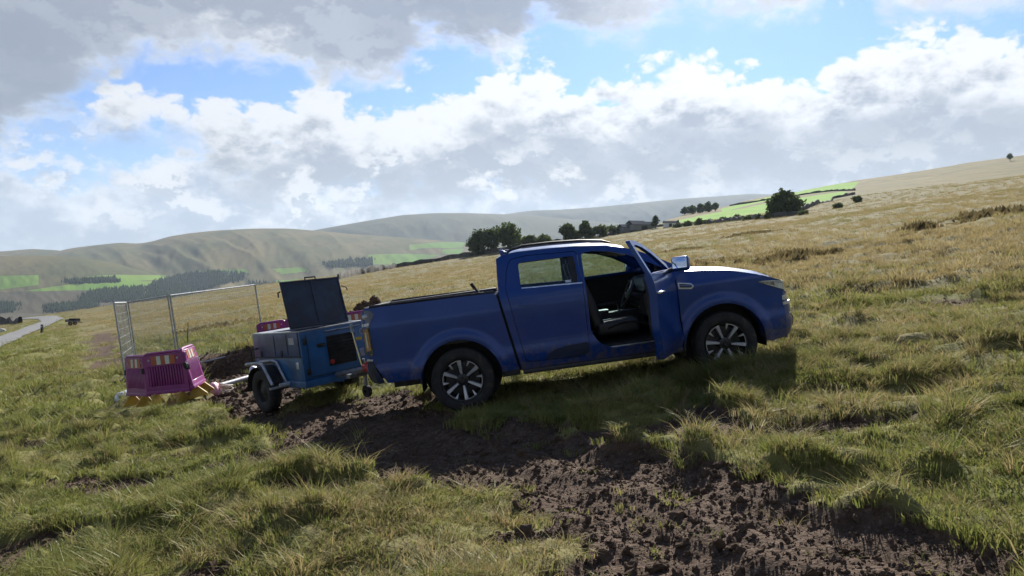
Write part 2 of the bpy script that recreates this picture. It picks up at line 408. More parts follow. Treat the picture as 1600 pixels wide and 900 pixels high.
def moor_material():
    m = bpy.data.materials.new('moor'); m.use_nodes = True; nt = m.node_tree; p = nt.nodes['Principled BSDF']
    g = nt.nodes.new('ShaderNodeNewGeometry'); pos = X(nt, g.outputs['Position'])
    def att(a):
        n = nt.nodes.new('ShaderNodeAttribute'); n.attribute_name = a; return X(nt, n.outputs['Fac'])
    dry, mud, fld, wet = att('dry'), att('mud'), att('field'), att('far')  # last one grows with distance and brings in streaks and flecks
    na = noise(nt, pos, 1.1, 7, .62); nb = noise(nt, vmul(nt, pos, (1, .35, 1)), .12, 7, .6); nc = noise(nt, pos, 7, 5, .6)
    flat = vmul(nt, pos, (.022, .075, .02)); nd = noise(nt, flat, 1.0, 6, .6)
    ne = noise(nt, vmul(nt, pos, (.35, .9, .3)), 1.0, 7, .68)
    green = mixc(nt, na.step(.35, .65), (.110, .115, .032), (.175, .160, .060))
    straw = mixc(nt, nb.step(.35, .65), (.155, .132, .058), (.112, .102, .046))
    straw = mixc(nt, nd.step(.5, .68) * wet * .6, straw, (.082, .080, .038))
    straw = mixc(nt, (1 - nd.step(.34, .47)) * wet * .5, straw, (.17, .118, .058))
    c = mixc(nt, (dry + (na - .5) * .8 + (nc - .5) * .3).step(.22, .68), green, straw)
    c = mixc(nt, ne.step(.57, .70) * wet * .62, c, (.075, .068, .032))
    c = mixc(nt, na.step(.58, .72) * .6 * (1 - wet), c, (.040, .034, .020))
    soil = mixc(nt, nc.step(.35, .65), (.058, .037, .025), (.098, .067, .046))
    soil = mixc(nt, noise(nt, pos, 26, 4, .6).step(.52, .68), soil, (.140, .101, .074))
    c = mixc(nt, mud.step(.35, .65), c, soil)
    fcol = mixc(nt, nb.step(.3, .7), (.105, .245, .014), (.150, .265, .026))
    c = mixc(nt, fld.step(.4, .6), c, fcol)
    put(nt, p.inputs['Base Color'], c); p.inputs['Roughness'].default_value = .95; p.inputs['Specular IOR Level'].default_value = .12
    b = nt.nodes.new('ShaderNodeBump'); b.inputs['Strength'].default_value = .9; b.inputs['Distance'].default_value = .05
    put(nt, b.inputs['Height'], na * .5 + nc + noise(nt, pos, 45, 4, .6) * mud * .6 + ne * wet * 4.0); nt.links.new(b.outputs[0], p.inputs['Normal'])
    return m
MAT['moor'] = moor_material()
def build_moor():
    r = np.concatenate([[.02, .8], np.exp(np.arange(math.log(1.6), math.log(3), .0145)), np.exp(np.arange(math.log(3), math.log(13), .0075)), np.exp(np.arange(math.log(13), math.log(1150), .0145))])
    a = np.concatenate([np.linspace(-47, 47, 620), np.linspace(47, 313, 92)[1:-1]]) * math.pi / 180
    RR, AA = np.meshgrid(r, a, indexing='ij'); x = (RR * np.sin(AA)).ravel(); y = (RR * np.cos(AA)).ravel()
    mud = mudmask(x, y) * (1 - ss(60, 80, np.hypot(x, y))); z = ground_z(x, y, mud)
    px, row = to_px(x, np.maximum(y, .5), z); fl = np.zeros(len(x)); far = (y > 290)
    for P in FIELDS: fl[far] = np.maximum(fl[far], ss(-2, 2, poly_sd(px[far], row[far], P)))
    rr = np.hypot(x, y)
    make_mesh('moor_ground', np.stack([x, y, z], 1), gridfaces(len(r), len(a), True), MAT['moor'],
              dict(mud=mud, dry=dryness(x, y), field=fl, far=ss(20, 60, rr)))
build_moor()

# road at the left
mat('asphalt', (.155, .155, .155), .9, var=.15, scale=.6, bump=.3)
def build_road():
    P = []
    for i in range(len(ROAD) - 1):
        for k in range(12): t = k / 12; P.append(tuple(ROAD[i][j] * (1 - t) + ROAD[i + 1][j] * t for j in (0, 1)))
    P = np.array(P + [ROAD[-1]]); T = np.gradient(P, axis=0); T /= np.linalg.norm(T, axis=1)[:, None]; N = np.stack([-T[:, 1], T[:, 0]], 1)
    V = []
    for o in np.linspace(-2.1, 2.1, 7):
        q = P + N * o; V.append(np.stack([q[:, 0], q[:, 1], macro(q[:, 0], q[:, 1]) + .16 - .02 * abs(o)], 1))
    make_mesh('road', np.concatenate(V), gridfaces(7, len(P)), MAT['asphalt'])
build_road()

# valley floor and fells
def hill_material(name, base, second, heather, fscale):
    m = bpy.data.materials.new(name); m.use_nodes = True; nt = m.node_tree; p = nt.nodes['Principled BSDF']
    g = nt.nodes.new('ShaderNodeNewGeometry'); pos = X(nt, g.outputs['Position'])
    n = nt.nodes.new('ShaderNodeAttribute'); n.attribute_name = 'field'; fld = X(nt, n.outputs['Fac'])
    n = nt.nodes.new('ShaderNodeAttribute'); n.attribute_name = 'heath'; hea = X(nt, n.outputs['Fac'])
    a = noise(nt, vmul(nt, pos, (fscale, fscale * .4, fscale)), 1, 8, .62); b = noise(nt, vmul(nt, pos, (fscale * 5, fscale * 2, fscale * 5)), 1, 6, .65)
    c = mixc(nt, a.step(.36, .64), base, second)
    c = mixc(nt, b.step(.55, .72) * .65, c, heather)
    c = mixc(nt, hea.step(.3, .7) * .85, c, (.060, .052, .036))  # painted cloud shadow, and dark lines round the fields
    f = mixc(nt, a.step(.35, .65), (.078, .165, .020), (.120, .185, .034))
    c = mixc(nt, fld.step(.35, .65), c, f)
    put(nt, p.inputs['Base Color'], c); p.inputs['Roughness'].default_value = 1; p.inputs['Specular IOR Level'].default_value = .05
    MAT[name] = m; return m
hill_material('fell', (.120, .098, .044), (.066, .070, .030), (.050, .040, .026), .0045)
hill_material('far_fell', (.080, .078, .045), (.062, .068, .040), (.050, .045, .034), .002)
VF = [[(60, 452), (150, 438), (245, 440), (250, 447), (160, 452), (40, 455)], [(130, 432), (180, 429), (258, 430), (262, 437), (160, 440)], [(0, 432), (60, 430), (60, 445), (0, 452)],
      [(575, 398), (640, 396), (690, 398), (655, 408), (620, 414), (580, 413)], [(640, 382), (690, 378), (728, 379), (722, 387), (660, 388), (640, 392)],
      [(425, 420), (470, 417), (485, 424), (440, 428)], [(510, 410), (560, 406), (570, 412), (520, 417)], [(690, 390), (726, 388), (720, 396), (690, 397)],
      [(305, 424), (385, 421), (390, 427), (320, 430)], [(430, 438), (470, 436), (470, 441), (430, 443)]]
HEATH = [[(-60, 458), (130, 455), (240, 462), (300, 475), (300, 520), (-60, 530)]]  # cloud shadow on the valley, painted as a dark ground patch
def colour_attrs(x, y, z):
    px, row = to_px(x, y, z); f = np.zeros(len(x)); h = np.zeros(len(x))
    w = fbm(x / 160, y / 400, 3, 5) * 3
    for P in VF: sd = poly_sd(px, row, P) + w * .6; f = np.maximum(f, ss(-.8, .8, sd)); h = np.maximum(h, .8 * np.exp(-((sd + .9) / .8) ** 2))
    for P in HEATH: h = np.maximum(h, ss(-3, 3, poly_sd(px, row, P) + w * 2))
    return f, h
VAL = np.full((520, 900, 3), np.inf)          # nearest valley point for each 2 px of the view, used to stand the woods on the slopes
def valley_points(x, y, z):
    px, row = to_px(x, y, z); i = ((row - 300) / .5).astype(int); j = ((px + 100) / 2).astype(int)
    ok = (i >= 0) & (i < 520) & (j >= 0) & (j < 900); i, j, x, y, z = i[ok], j[ok], x[ok], y[ok], z[ok]
    o = np.argsort(-y); i, j, x, y, z = i[o], j[o], x[o], y[o], z[o]; k = y < VAL[i, j, 1]; VAL[i[k], j[k]] = np.stack([x, y, z], 1)[k]
def floor_z(x, y): return -66 + 7 * fbm(x / 420, y / 420, 4, 71) + .0022 * np.maximum(0, y - 2500)
def build_floor():
    y = np.exp(np.linspace(math.log(420), math.log(6500), 150)); u = np.linspace(-.95, .75, 420)
    Y, U = np.meshgrid(y, u, indexing='ij'); x = (Y * U).ravel(); yy = Y.ravel(); z = floor_z(x, yy)
    f, h = colour_attrs(x, yy, z)
    valley_points(x, yy, z)
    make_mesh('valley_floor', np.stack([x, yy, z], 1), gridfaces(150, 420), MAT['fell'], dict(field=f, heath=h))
build_floor()
def hill(crest, Dc, Df, m, seed, spur=.10, back=1.35, gully=1.0):
    cx = np.array([(c[0] - 800) / F for c in crest]); cr = np.array([c[1] for c in crest], float)
    u = np.linspace(cx[0], cx[-1], 420); r = np.interp(u, cx, cr)
    k = np.exp(-np.linspace(-2, 2, 21) ** 2); r = np.convolve(np.pad(r, 10, 'edge'), k / k.sum(), 'valid')
    v = np.concatenate([np.linspace(0, 1, 90), np.linspace(1, 1.9, 26)[1:]])
    V, U = np.meshgrid(v, u, indexing='ij'); Rr = np.broadcast_to(r, V.shape)
    D = Dc * (1 + .10 * fbm(U * 5, U * 0 + seed, 2, seed))
    Y = Df + (D - Df) * V; xx = U * Y
    top = EYE + D * (ROWH - Rr) / F
    base = floor_z(xx, Y) - 6
    s = np.where(V < 1, V * V * (3 - 2 * V) * .55 + V * .45, 1 - .55 * (V - 1) ** 2 * 2)
    g = 1 - np.abs(2 * fbm(U * 13 + V * 1.6, V * .9 + seed, 4, seed + 5, .5))
    env = np.clip(V * (1 - V) * 4, 0, 1) * (V < 1)
    z = base + (top - base) * s + (top - base) * env * spur * gully * (g - .8) * 1.6 + fbm(U * 60, V * 8, 3, seed + 9) * (top - base) * .03 * env
    x, y, z = xx.ravel(), Y.ravel(), z.ravel(); f, h = colour_attrs(x, y, z)
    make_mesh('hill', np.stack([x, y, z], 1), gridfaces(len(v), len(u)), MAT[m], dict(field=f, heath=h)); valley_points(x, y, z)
hill([(-250, 405), (-60, 402), (0, 400), (60, 399), (110, 401), (150, 405), (190, 414), (230, 425), (262, 436), (300, 448)], 2000, 1300, 'fell', 3, .025)
hill([(-250, 398), (-80, 396), (0, 393), (50, 389), (90, 391), (125, 397), (160, 402)], 3300, 2500, 'fell', 4, .04)
hill([(60, 400), (110, 388), (150, 383), (190, 379), (215, 381), (240, 377), (262, 370), (300, 364), (340, 360), (400, 357), (450, 357), (500, 361), (540, 365), (600, 369), (660, 374), (740, 380), (850, 392)], 2900, 1600, 'fell', 8, .05)
hill([(430, 372), (500, 358), (540, 351), (580, 344), (630, 336), (680, 333), (730, 333), (790, 335), (850, 339), (920, 345), (1000, 352), (1100, 362)], 4200, 3000, 'far_fell', 12, .03)
hill([(700, 345), (780, 336), (830, 329), (870, 328), (930, 324), (1000, 317), (1060, 311), (1120, 307), (1170, 303), (1215, 304), (1270, 310), (1350, 325), (1450, 340)], 5600, 4300, 'far_fell', 15, .03)
hill([(1380, 320), (1440, 285), (1470, 270), (1495, 264), (1520, 267), (1560, 280), (1640, 310)], 5400, 4400, 'far_fell', 18, .03)

# dry stone walls and hedges along the moor's edge
mat('wall_stone', (.11, .10, .085), .95, var=.3, scale=.5, bump=.6, bscale=3)
mat('hedge_leaf', (.040, .058, .018), .9, var=.3, scale=.3)
def wall(name, pts, label, h=1.3, w=.6, m='wall_stone', jag=.3, cat='wall', pxs=True):
    P = [ray(*p) if pxs else p for p in pts]; Q = []
    for (ax, ay), (bx, by) in zip(P[:-1], P[1:]):
        n = max(2, int(math.hypot(bx - ax, by - ay) / 2.2))
        for k in range(n): t = k / n; Q.append((ax + (bx - ax) * t, ay + (by - ay) * t))
    Q = np.array(Q + [P[-1]]); T = np.gradient(Q, axis=0); T /= np.linalg.norm(T, axis=1)[:, None] + 1e-9; N = np.stack([-T[:, 1], T[:, 0]], 1)
    Q = Q + rng.normal(0, .12, Q.shape); z = macro(Q[:, 0], Q[:, 1]); H = h * (1 + rng.uniform(-jag, jag, len(Q)))
    prof = [(-w / 2, -.8), (-w / 2 * .9, .55), (-w / 2 * .55, 1.0), (w / 2 * .55, 1.0), (w / 2 * .9, .55), (w / 2, -.8)]
    V = np.concatenate([np.stack([Q[:, 0] + N[:, 0] * o, Q[:, 1] + N[:, 1] * o, z + H * k], 1) for o, k in prof])
    return tag(make_mesh(name, V, gridfaces(len(prof), len(Q)), MAT[m], kind=None, smooth=False), label, cat)
wall('dry_stone_wall', [(528, 437), (560, 430), (620, 415), (680, 402), (735, 391)], 'dark dry stone wall along the moor brow left of the clump of trees', 1.5)
wall('dry_stone_wall', [(735, 390), (800, 379), (880, 371), (960, 361), (1010, 356), (1060, 351)], 'dark field wall running behind the pickup roof towards the farm', 1.4)
wall('dry_stone_wall', [(1060, 354), (1130, 348), (1200, 342), (1262, 334)], 'low dark wall below the single round tree', 1.0)
wall('dry_stone_wall', [(1245, 332), (1275, 320), (1300, 311), (1335, 304)], 'stone wall climbing the moor right of the single round tree', 1.2)
wall('hedge', [(1140, 322), (1180, 316), (1240, 307), (1300, 299), (1335, 298)], 'dark hedge between the two bright green fields', 1.1, 1.2, 'hedge_leaf', .4, 'hedge')
wall('dry_stone_wall', [(-30, 508), (0, 506), (20, 506), (31, 506)], 'rough low stone wall beside the road at left edge', 1.3, 1.0, 'wall_stone', .5)
# ---------------------------------------------------------------- trees
def leaf_material(name, c1, c2, trans=.3):
    m = bpy.data.materials.new(name); m.use_nodes = True; nt = m.node_tree; nt.nodes.clear()
    o = nt.nodes.new('ShaderNodeOutputMaterial'); d = nt.nodes.new('ShaderNodeBsdfDiffuse'); t = nt.nodes.new('ShaderNodeBsdfTranslucent'); mx = nt.nodes.new('ShaderNodeMixShader')
    g = nt.nodes.new('ShaderNodeNewGeometry'); pos = X(nt, g.outputs['Position'])
    c = mixc(nt, noise(nt, pos, .6, 4, .6).step(.35, .65), c1, c2)
    put(nt, d.inputs[0], c); put(nt, t.inputs[0], c); mx.inputs[0].default_value = trans
    nt.links.new(d.outputs[0], mx.inputs[1]); nt.links.new(t.outputs[0], mx.inputs[2]); nt.links.new(mx.outputs[0], o.inputs[0]); MAT[name] = m
leaf_material('leaf_dark', (.055, .080, .026), (.090, .115, .038), .42)
leaf_material('leaf_mid', (.080, .105, .034), (.120, .140, .050), .42)
leaf_material('needle', (.022, .036, .018), (.035, .050, .024), .15)
mat('bark', (.085, .068, .050), .95, bump=.5)
def leaf_mesh(lobes, n, size, seed):
    g = np.random.default_rng(seed); V = []
    w = np.array([l[3] * l[4] * l[5] for l in lobes]) ** .67; w /= w.sum()
    idx = g.choice(len(lobes), n, p=w); L = np.array(lobes)[idx]
    d = g.normal(size=(n, 3)); d /= np.linalg.norm(d, axis=1)[:, None]
    rad = g.uniform(.45, 1.04, n) ** .6
    lump = 1 + .22 * np.sin(d[:, 0] * 7 + idx) * np.sin(d[:, 2] * 6 + idx * 2) * 1.2
    c = L[:, :3] + d * L[:, 3:6] * (rad * lump)[:, None]
    a = g.normal(size=(n, 3)); a /= np.linalg.norm(a, axis=1)[:, None]
    b = np.cross(a, d + .3 * g.normal(size=(n, 3))); b /= np.linalg.norm(b, axis=1)[:, None] + 1e-9
    s = size * g.uniform(.6, 1.3, n)[:, None]
    q = np.stack([c - a * s, c + b * s * .6, c + a * s, c - b * s * .6], 1)
    return q.reshape(-1, 3), np.arange(n * 4).reshape(-1, 4)
def tree(base, Hp, Wp, label, lobes_n=8, leaves=1500, leaf=.55, m='leaf_dark', seed=1, name='tree', trunk_h=.22, group=None, cat='tree', top=None, crownlow=.12):
    x, y = base; z = float(macro(x, y)) - .2; H, Wd = Hp * y / F, Wp * y / F
    g = np.random.default_rng(seed); t = thing(name, label, cat, (x, y, z), None, group)
    mb = MB(); r0 = H * .030
    mb.tube([(0, 0, -.5), (.02 * H, 0, H * .2), (-.01 * H, .01 * H, H * .45), (0, 0, H * .8)], [r0 * 1.3, r0, r0 * .75, r0 * .2], 7)
    for k in range(6):
        a = g.uniform(0, 6.28); hz = H * g.uniform(.22, .5); e = (math.cos(a) * Wd * .36, math.sin(a) * Wd * .36, hz + H * g.uniform(.12, .3))
        mb.tube([(0, 0, hz), (e[0] * .5, e[1] * .5, hz + (e[2] - hz) * .6), e], [r0 * .5, r0 * .35, r0 * .12], 5)
    mb.build('trunk', 'bark', t)
    lobes = []
    for k in range(lobes_n):
        a = 6.28 * k / lobes_n + g.uniform(-.4, .4); rr = Wd * .5 * g.uniform(.35, .68) if k else 0
        zc = H * g.uniform(crownlow + .2, .70) if k else H * .68
        sz = Wd * g.uniform(.20, .30)
        lobes.append((math.cos(a) * rr, math.sin(a) * rr, zc, sz, sz, sz * g.uniform(.75, 1.0)))
    lobes.append((0, 0, H * .55, Wd * .36, Wd * .36, H * .34)); lobes.append((0, 0, H * .8, Wd * .25, Wd * .25, H * .19))
    V, Fq = leaf_mesh(lobes, leaves, leaf, seed)
    o = make_mesh('crown', V, Fq, MAT[m], kind=None); o.parent = t
    return t
T = lambda px, row: ray(px, row)
tree(T(747, 391), 42, 42, 'leftmost dark tree of the clump on the moor brow', 8, 1500, .5, seed=1, crownlow=.04)
tree(T(768, 389), 42, 44, 'middle dark tree of the clump on the moor brow', 8, 1500, .5, seed=2, crownlow=.04)
tree(T(796, 386), 46, 50, 'tallest dark tree at the right of the moor brow clump', 9, 1800, .5, seed=3, crownlow=.04)
for k, (px, row, h, w, s) in enumerate([(828, 382, 20, 34, 4), (850, 380, 18, 34, 5)]):
    tree(T(px, row), h, w, ['low bushy thicket just right of the moor brow clump', 'low bushy thicket close to the pickup roof'][k], 6, 1100, .5, 'leaf_mid', s, 'bush', cat='bush', crownlow=.02)
tree(T(887, 374), 31, 32, 'round dark tree behind the front of the pickup roof', 7, 1500, .5, seed=6, crownlow=.04)
tree(T(914, 371), 31, 23, 'slim dark tree just left of the farm hedge', 7, 1300, .5, seed=7, crownlow=.04)
hedg = [(900, 373, 17), (924, 370, 17), (940, 368, 20), (956, 366, 17), (972, 363, 13)]
for k, (px, row, h) in enumerate(hedg):
    tree(T(px, row), h, 26, ['low shrub under the slim dark tree', 'pale shrub right of the slim dark tree', 'tallest shrub in the row towards the farm', 'shrub second from the farm sheds', 'small shrub beside the farm sheds'][k], 5, 700, .5, 'leaf_mid', 20 + k, 'bush', group='shrubs beside the farm', cat='bush', crownlow=.02)
tree(T(1024, 357), 21, 15, 'small dark tree right of the farm sheds', 5, 600, .45, seed=30, crownlow=.04)
tree(T(1225, 338), 42, 52, 'large single round tree beside the bright green field', 10, 2500, .5, seed=31, crownlow=.0)
for k, (px, w, h) in enumerate([(1069, 14, 13), (1081, 16, 14), (1094, 16, 16), (1106, 17, 17), (1117, 14, 14)]):
    tree(T(px, 336 - (px - 1069) * .12), h, w, ['first (leftmost) tree of the row above the green field', 'second tree from the left above the green field', 'middle tree of the row above the green field', 'fourth tree from the left above the green field', 'last (rightmost) tree of the row above the green field'][k], 6, 700, .6, seed=40 + k, group='row of trees above the field', crownlow=.02)
tree(T(1576, 252.5), 13, 11, 'tiny lone tree on the skyline at right edge', 5, 700, .42, seed=51, trunk_h=.4, crownlow=.25)
SCRUB = ['first scrub bush along the wall, below the row of trees', 'second scrub bush along the wall from the farm', 'third scrub bush along the wall from the farm', 'fourth scrub bush along the wall from the farm', 'middle scrub bush of the line below the green field', 'sixth scrub bush along the wall from the farm', 'third scrub bush left of the round tree', 'second scrub bush left of the round tree', 'scrub bush touching the left of the round tree', 'scrub bush touching the right of the round tree', 'scrub bush on the slope right of the round tree', 'last scrub bush up the slope right of the round tree']
for k, (px, row) in enumerate([(1060, 352), (1075, 350), (1092, 348), (1110, 346), (1130, 344), (1150, 342), (1168, 341), (1186, 340), (1200, 339), (1255, 333), (1310, 322), (1340, 313)]):
    tree(T(px, row + 3), 6 + (k % 3) * 2, 16, SCRUB[k], 4, 320, .45, 'leaf_mid', 60 + k, 'bush', group='scrub round the green field', cat='bush', crownlow=.02)

# conifer plantations down in the valley
def plantation():
    g = np.random.default_rng(5)
    polys = [[(130, 462), (150, 453), (230, 446), (255, 436), (300, 427), (340, 424), (388, 428), (380, 437), (330, 448), (300, 462), (240, 472), (130, 470)],
             [(-20, 472), (20, 473), (22, 486), (-20, 488)], [(75, 476), (150, 470), (156, 482), (76, 488)], [(105, 438), (180, 434), (188, 440), (110, 442)],
             [(505, 412), (560, 404), (582, 405), (580, 414), (520, 418)], [(385, 440), (470, 444), (520, 438), (525, 446), (400, 456)]]
    V = []; Fq = []; n0 = 0
    per = [3200, 420, 700, 420, 420, 420]
    for P, want in zip(polys, per):
        xs, rs = [p[0] for p in P], [p[1] for p in P]
        px = g.uniform(min(xs), max(xs), want * 3); row = g.uniform(min(rs), max(rs), want * 3)
        ok = poly_sd(px, row, P) > 0; px, row = px[ok][:want], row[ok][:want]
        i = np.clip(((row - 300) / .5).astype(int), 4, 515); j = np.clip(((px + 100) / 2).astype(int), 1, 898)
        best = np.full((len(px), 3), np.inf)
        for di in range(-3, 4):
            for dj in (-1, 0, 1):
                q = VAL[i + di, j + dj]; k = q[:, 1] < best[:, 1]; best[k] = q[k]
        ok = np.isfinite(best[:, 1]); best = best[ok]; px = px[ok]; x, Y, z = best[:, 0] + g.normal(0, 4, len(px)), best[:, 1] + g.normal(0, 6, len(px)), best[:, 2] - 1.5
        h = g.uniform(5, 13, len(px)) * np.clip(Y / 1800, .6, 1.25); w = h * g.uniform(.22, .32, len(px))
        for i in range(len(px)):
            for zz, ww in ((0, 1.0), (.38, .72)):
                a0 = g.uniform(0, 6.28)
                for k in range(5): V.append((x[i] + w[i] * ww * math.cos(a0 + k * 1.2566), Y[i] + w[i] * ww * math.sin(a0 + k * 1.2566), z[i] + h[i] * zz))
                V.append((x[i], Y[i], z[i] + h[i] * (zz + .62)))
                Fq += [(n0 + k, n0 + (k + 1) % 5, n0 + 5) for k in range(5)]; n0 += 6
    tag(make_mesh('conifer_plantation', np.array(V), np.array(Fq), MAT['needle'], kind='stuff'), 'dark conifer plantations on the valley floor', 'woodland')
plantation()

# farm sheds
mat('shed_roof', (.085, .09, .10), 1.0, var=.12, spec=0); mat('shed_wall', (.24, .23, .21), .9); mat('limewash', (.75, .74, .70), .9, var=.05)
def shed(px, row, L, W, H, yaw, label, wallm='shed_wall'):
    x, y = T(px, row); t = thing('farm_shed', label, 'shed', (x, y, float(macro(x, y)) - .3), Matrix.Rotation(R(yaw), 4, 'Z'))
    MB().box((0, 0, H / 2), (L, W, H)).build('wall', wallm, t)
    MB().prism([(-W / 2 - .3, H), (0, H + W * .22), (W / 2 + .3, H), (W / 2 + .3, H - .15), (0, H + W * .22 - .2), (-W / 2 - .3, H - .15)], -L / 2 - .3, L / 2 + .3, lambda p: (p[1], p[0], p[2] + .02)).build('roof', 'shed_roof', t, smooth=False)
    MB().box((0, -W / 2 - .04, H * .4), (L * .25, .1, H * .78)).build('door', 'bark', t)
shed(984, 361, 8, 6, 2.0, 12, 'grey roofed farm shed nearest the shrubs')
shed(1003, 359.5, 9, 6, 2.2, 8, 'longest grey roofed farm shed beside the small dark tree')
shed(994, 358.5, 6, 5, 3.2, 20, 'tall grey roofed farm shed behind the others')
shed(1046, 354.5, 4.0, 3, 1.8, 0, 'tiny white building below the bright green field', 'limewash')

# ---------------------------------------------------------------- grass
def grass_material():
    m = bpy.data.materials.new('grass'); m.use_nodes = True; nt = m.node_tree; nt.nodes.clear()
    o = nt.nodes.new('ShaderNodeOutputMaterial'); d = nt.nodes.new('ShaderNodeBsdfDiffuse'); t = nt.nodes.new('ShaderNodeBsdfTranslucent'); mx = nt.nodes.new('ShaderNodeMixShader')
    gl = nt.nodes.new('ShaderNodeBsdfGlossy'); gl.inputs['Roughness'].default_value = .45; m2 = nt.nodes.new('ShaderNodeMixShader'); m2.inputs[0].default_value = .015
    a = nt.nodes.new('ShaderNodeAttribute'); a.attribute_type = 'INSTANCER'; a.attribute_name = 'dry'; dry = X(nt, a.outputs['Fac'])
    oi = nt.nodes.new('ShaderNodeObjectInfo'); r = X(nt, oi.outputs['Random'])
    g = nt.nodes.new('ShaderNodeNewGeometry'); pos = X(nt, g.outputs['Position'])
    b = nt.nodes.new('ShaderNodeAttribute'); b.attribute_name = 'blade'; br = X(nt, b.outputs['Fac'])
    green = mixc(nt, r, (.110, .150, .028), (.195, .210, .052)); green = mixc(nt, br * .6, green, (.240, .225, .080))
    straw = mixc(nt, br, (.42, .34, .175), (.27, .22, .100)); straw = mixc(nt, r * .4, straw, (.26, .19, .085))
    c = mixc(nt, (dry + (br - .5) * .75 + (noise(nt, pos, 3, 3, .6) - .5) * .5).step(.22, .80), green, straw)
    put(nt, d.inputs[0], c); put(nt, t.inputs[0], c); mx.inputs[0].default_value = .42
    nt.links.new(d.outputs[0], mx.inputs[1]); nt.links.new(t.outputs[0], mx.inputs[2]); nt.links.new(mx.outputs[0], m2.inputs[1]); nt.links.new(gl.outputs[0], m2.inputs[2]); nt.links.new(m2.outputs[0], o.inputs[0])
    MAT['grass'] = m
grass_material()
def tuft(name, n, hmin, hmax, spread, lean, width, droop, seed):
    g = np.random.default_rng(seed); V = []; Fc = []; br = []
    for k in range(n):
        a = g.uniform(0, 6.28); r = spread * math.sqrt(g.uniform(0, 1)); bx, by = r * math.cos(a), r * math.sin(a)
        h = g.uniform(hmin, hmax); la = a + g.normal(0, .9); ln = lean * g.uniform(.3, 1.3); dr = droop * g.uniform(.2, 1.3)
        w = width * g.uniform(.6, 1.2); wa = g.uniform(0, 6.28); b = g.uniform(0, 1); o = len(V)
        for s in (0, .36, .72, 1.0):
            out = h * (ln * s + dr * s ** 2.6); zz = h * (s - .42 * dr * s ** 2.4)
            cx, cyy = bx + math.cos(la) * out, by + math.sin(la) * out; ww = w * (1 - s ** 1.5)
            if s < 1: V += [(cx - math.cos(wa) * ww, cyy - math.sin(wa) * ww, zz - .03 * (s == 0)), (cx + math.cos(wa) * ww, cyy + math.sin(wa) * ww, zz - .03 * (s == 0))]; br += [b, b]
            else: V.append((cx, cyy, zz)); br.append(b)
        Fc += [(o, o + 1, o + 3, o + 2), (o + 2, o + 3, o + 5, o + 4), (o + 4, o + 5, o + 6)]
    me = bpy.data.meshes.new(name); me.from_pydata(V, [], Fc); at = me.attributes.new('blade', 'FLOAT', 'POINT'); at.data.foreach_set('value', br)
    me.materials.append(MAT['grass']); return me
def scatter(name, label, cat, meshes, P, sc, rot, idx, dry, tilt=None):
    """one object whose geometry nodes set a mesh on every point"""
    coll = bpy.data.collections.new(name + '_source')
    for k, me in enumerate(meshes): coll.objects.link(bpy.data.objects.new('%s_%02d' % (name, k), me))
    pm = bpy.data.meshes.new(name); pm.vertices.add(len(P)); pm.vertices.foreach_set('co', P.astype(np.float32).ravel())
    for a, t, v in (('sc', 'FLOAT', sc), ('idx', 'INT', idx), ('dry', 'FLOAT', dry)):
        at = pm.attributes.new(a, t, 'POINT'); at.data.foreach_set('value', np.asarray(v, np.float32 if t == 'FLOAT' else np.int32))
    at = pm.attributes.new('rot', 'FLOAT_VECTOR', 'POINT'); at.data.foreach_set('vector', rot.astype(np.float32).ravel())
    pm.materials.append(meshes[0].materials[0])
    o = bpy.data.objects.new(name, pm); C.objects.link(o); tag(o, label, cat, kind='stuff')
    gt = bpy.data.node_groups.new(name, 'GeometryNodeTree'); gt.interface.new_socket('Geometry', in_out='INPUT', socket_type='NodeSocketGeometry'); gt.interface.new_socket('Geometry', in_out='OUTPUT', socket_type='NodeSocketGeometry')
    N = gt.nodes; i, ou = N.new('NodeGroupInput'), N.new('NodeGroupOutput'); ci = N.new('GeometryNodeCollectionInfo'); ci.inputs['Collection'].default_value = coll
    ci.inputs['Separate Children'].default_value = True; ci.inputs['Reset Children'].default_value = True
    ip = N.new('GeometryNodeInstanceOnPoints'); ip.inputs['Pick Instance'].default_value = True
    def na(a, t):
        n = N.new('GeometryNodeInputNamedAttribute'); n.data_type = t; n.inputs[0].default_value = a; return n.outputs[0]
    m2p = N.new('GeometryNodeMeshToPoints')
    gt.links.new(i.outputs[0], m2p.inputs[0]); gt.links.new(m2p.outputs[0], ip.inputs['Points']); gt.links.new(ci.outputs[0], ip.inputs['Instance'])
    gt.links.new(na('idx', 'INT'), ip.inputs['Instance Index']); gt.links.new(na('rot', 'FLOAT_VECTOR'), ip.inputs['Rotation']); gt.links.new(na('sc', 'FLOAT'), ip.inputs['Scale'])
    gt.links.new(ip.outputs[0], ou.inputs[0])
    md = o.modifiers.new('scatter', 'NODES'); md.node_group = gt
    return o
def fan(n, r0, r1, half=42.0, power=1.0):
    r = (rng.uniform(r0 ** power, r1 ** power, n)) ** (1 / power); a = np.radians(rng.uniform(-half, half, n)); return r * np.sin(a), r * np.cos(a)
WHEELS = []
def keep_off(x, y):
    k = np.ones(len(x), bool)
    for wx, wy in ((-.547, 9.55), (2.65, 9.55), (-.547, 11.05), (2.65, 11.05)): k &= ~((np.abs(x - wx) < .40) & (np.abs(y - wy) < .17))
    k &= poly_dist(x, y, ROAD) > 2.2
    k &= ~((x > -7.4) & (x < -4.9) & (y > 12.4) & (y < 14.6) & (rng.uniform(0, 1, len(x)) < .72))     # trampled round the barriers
    return k
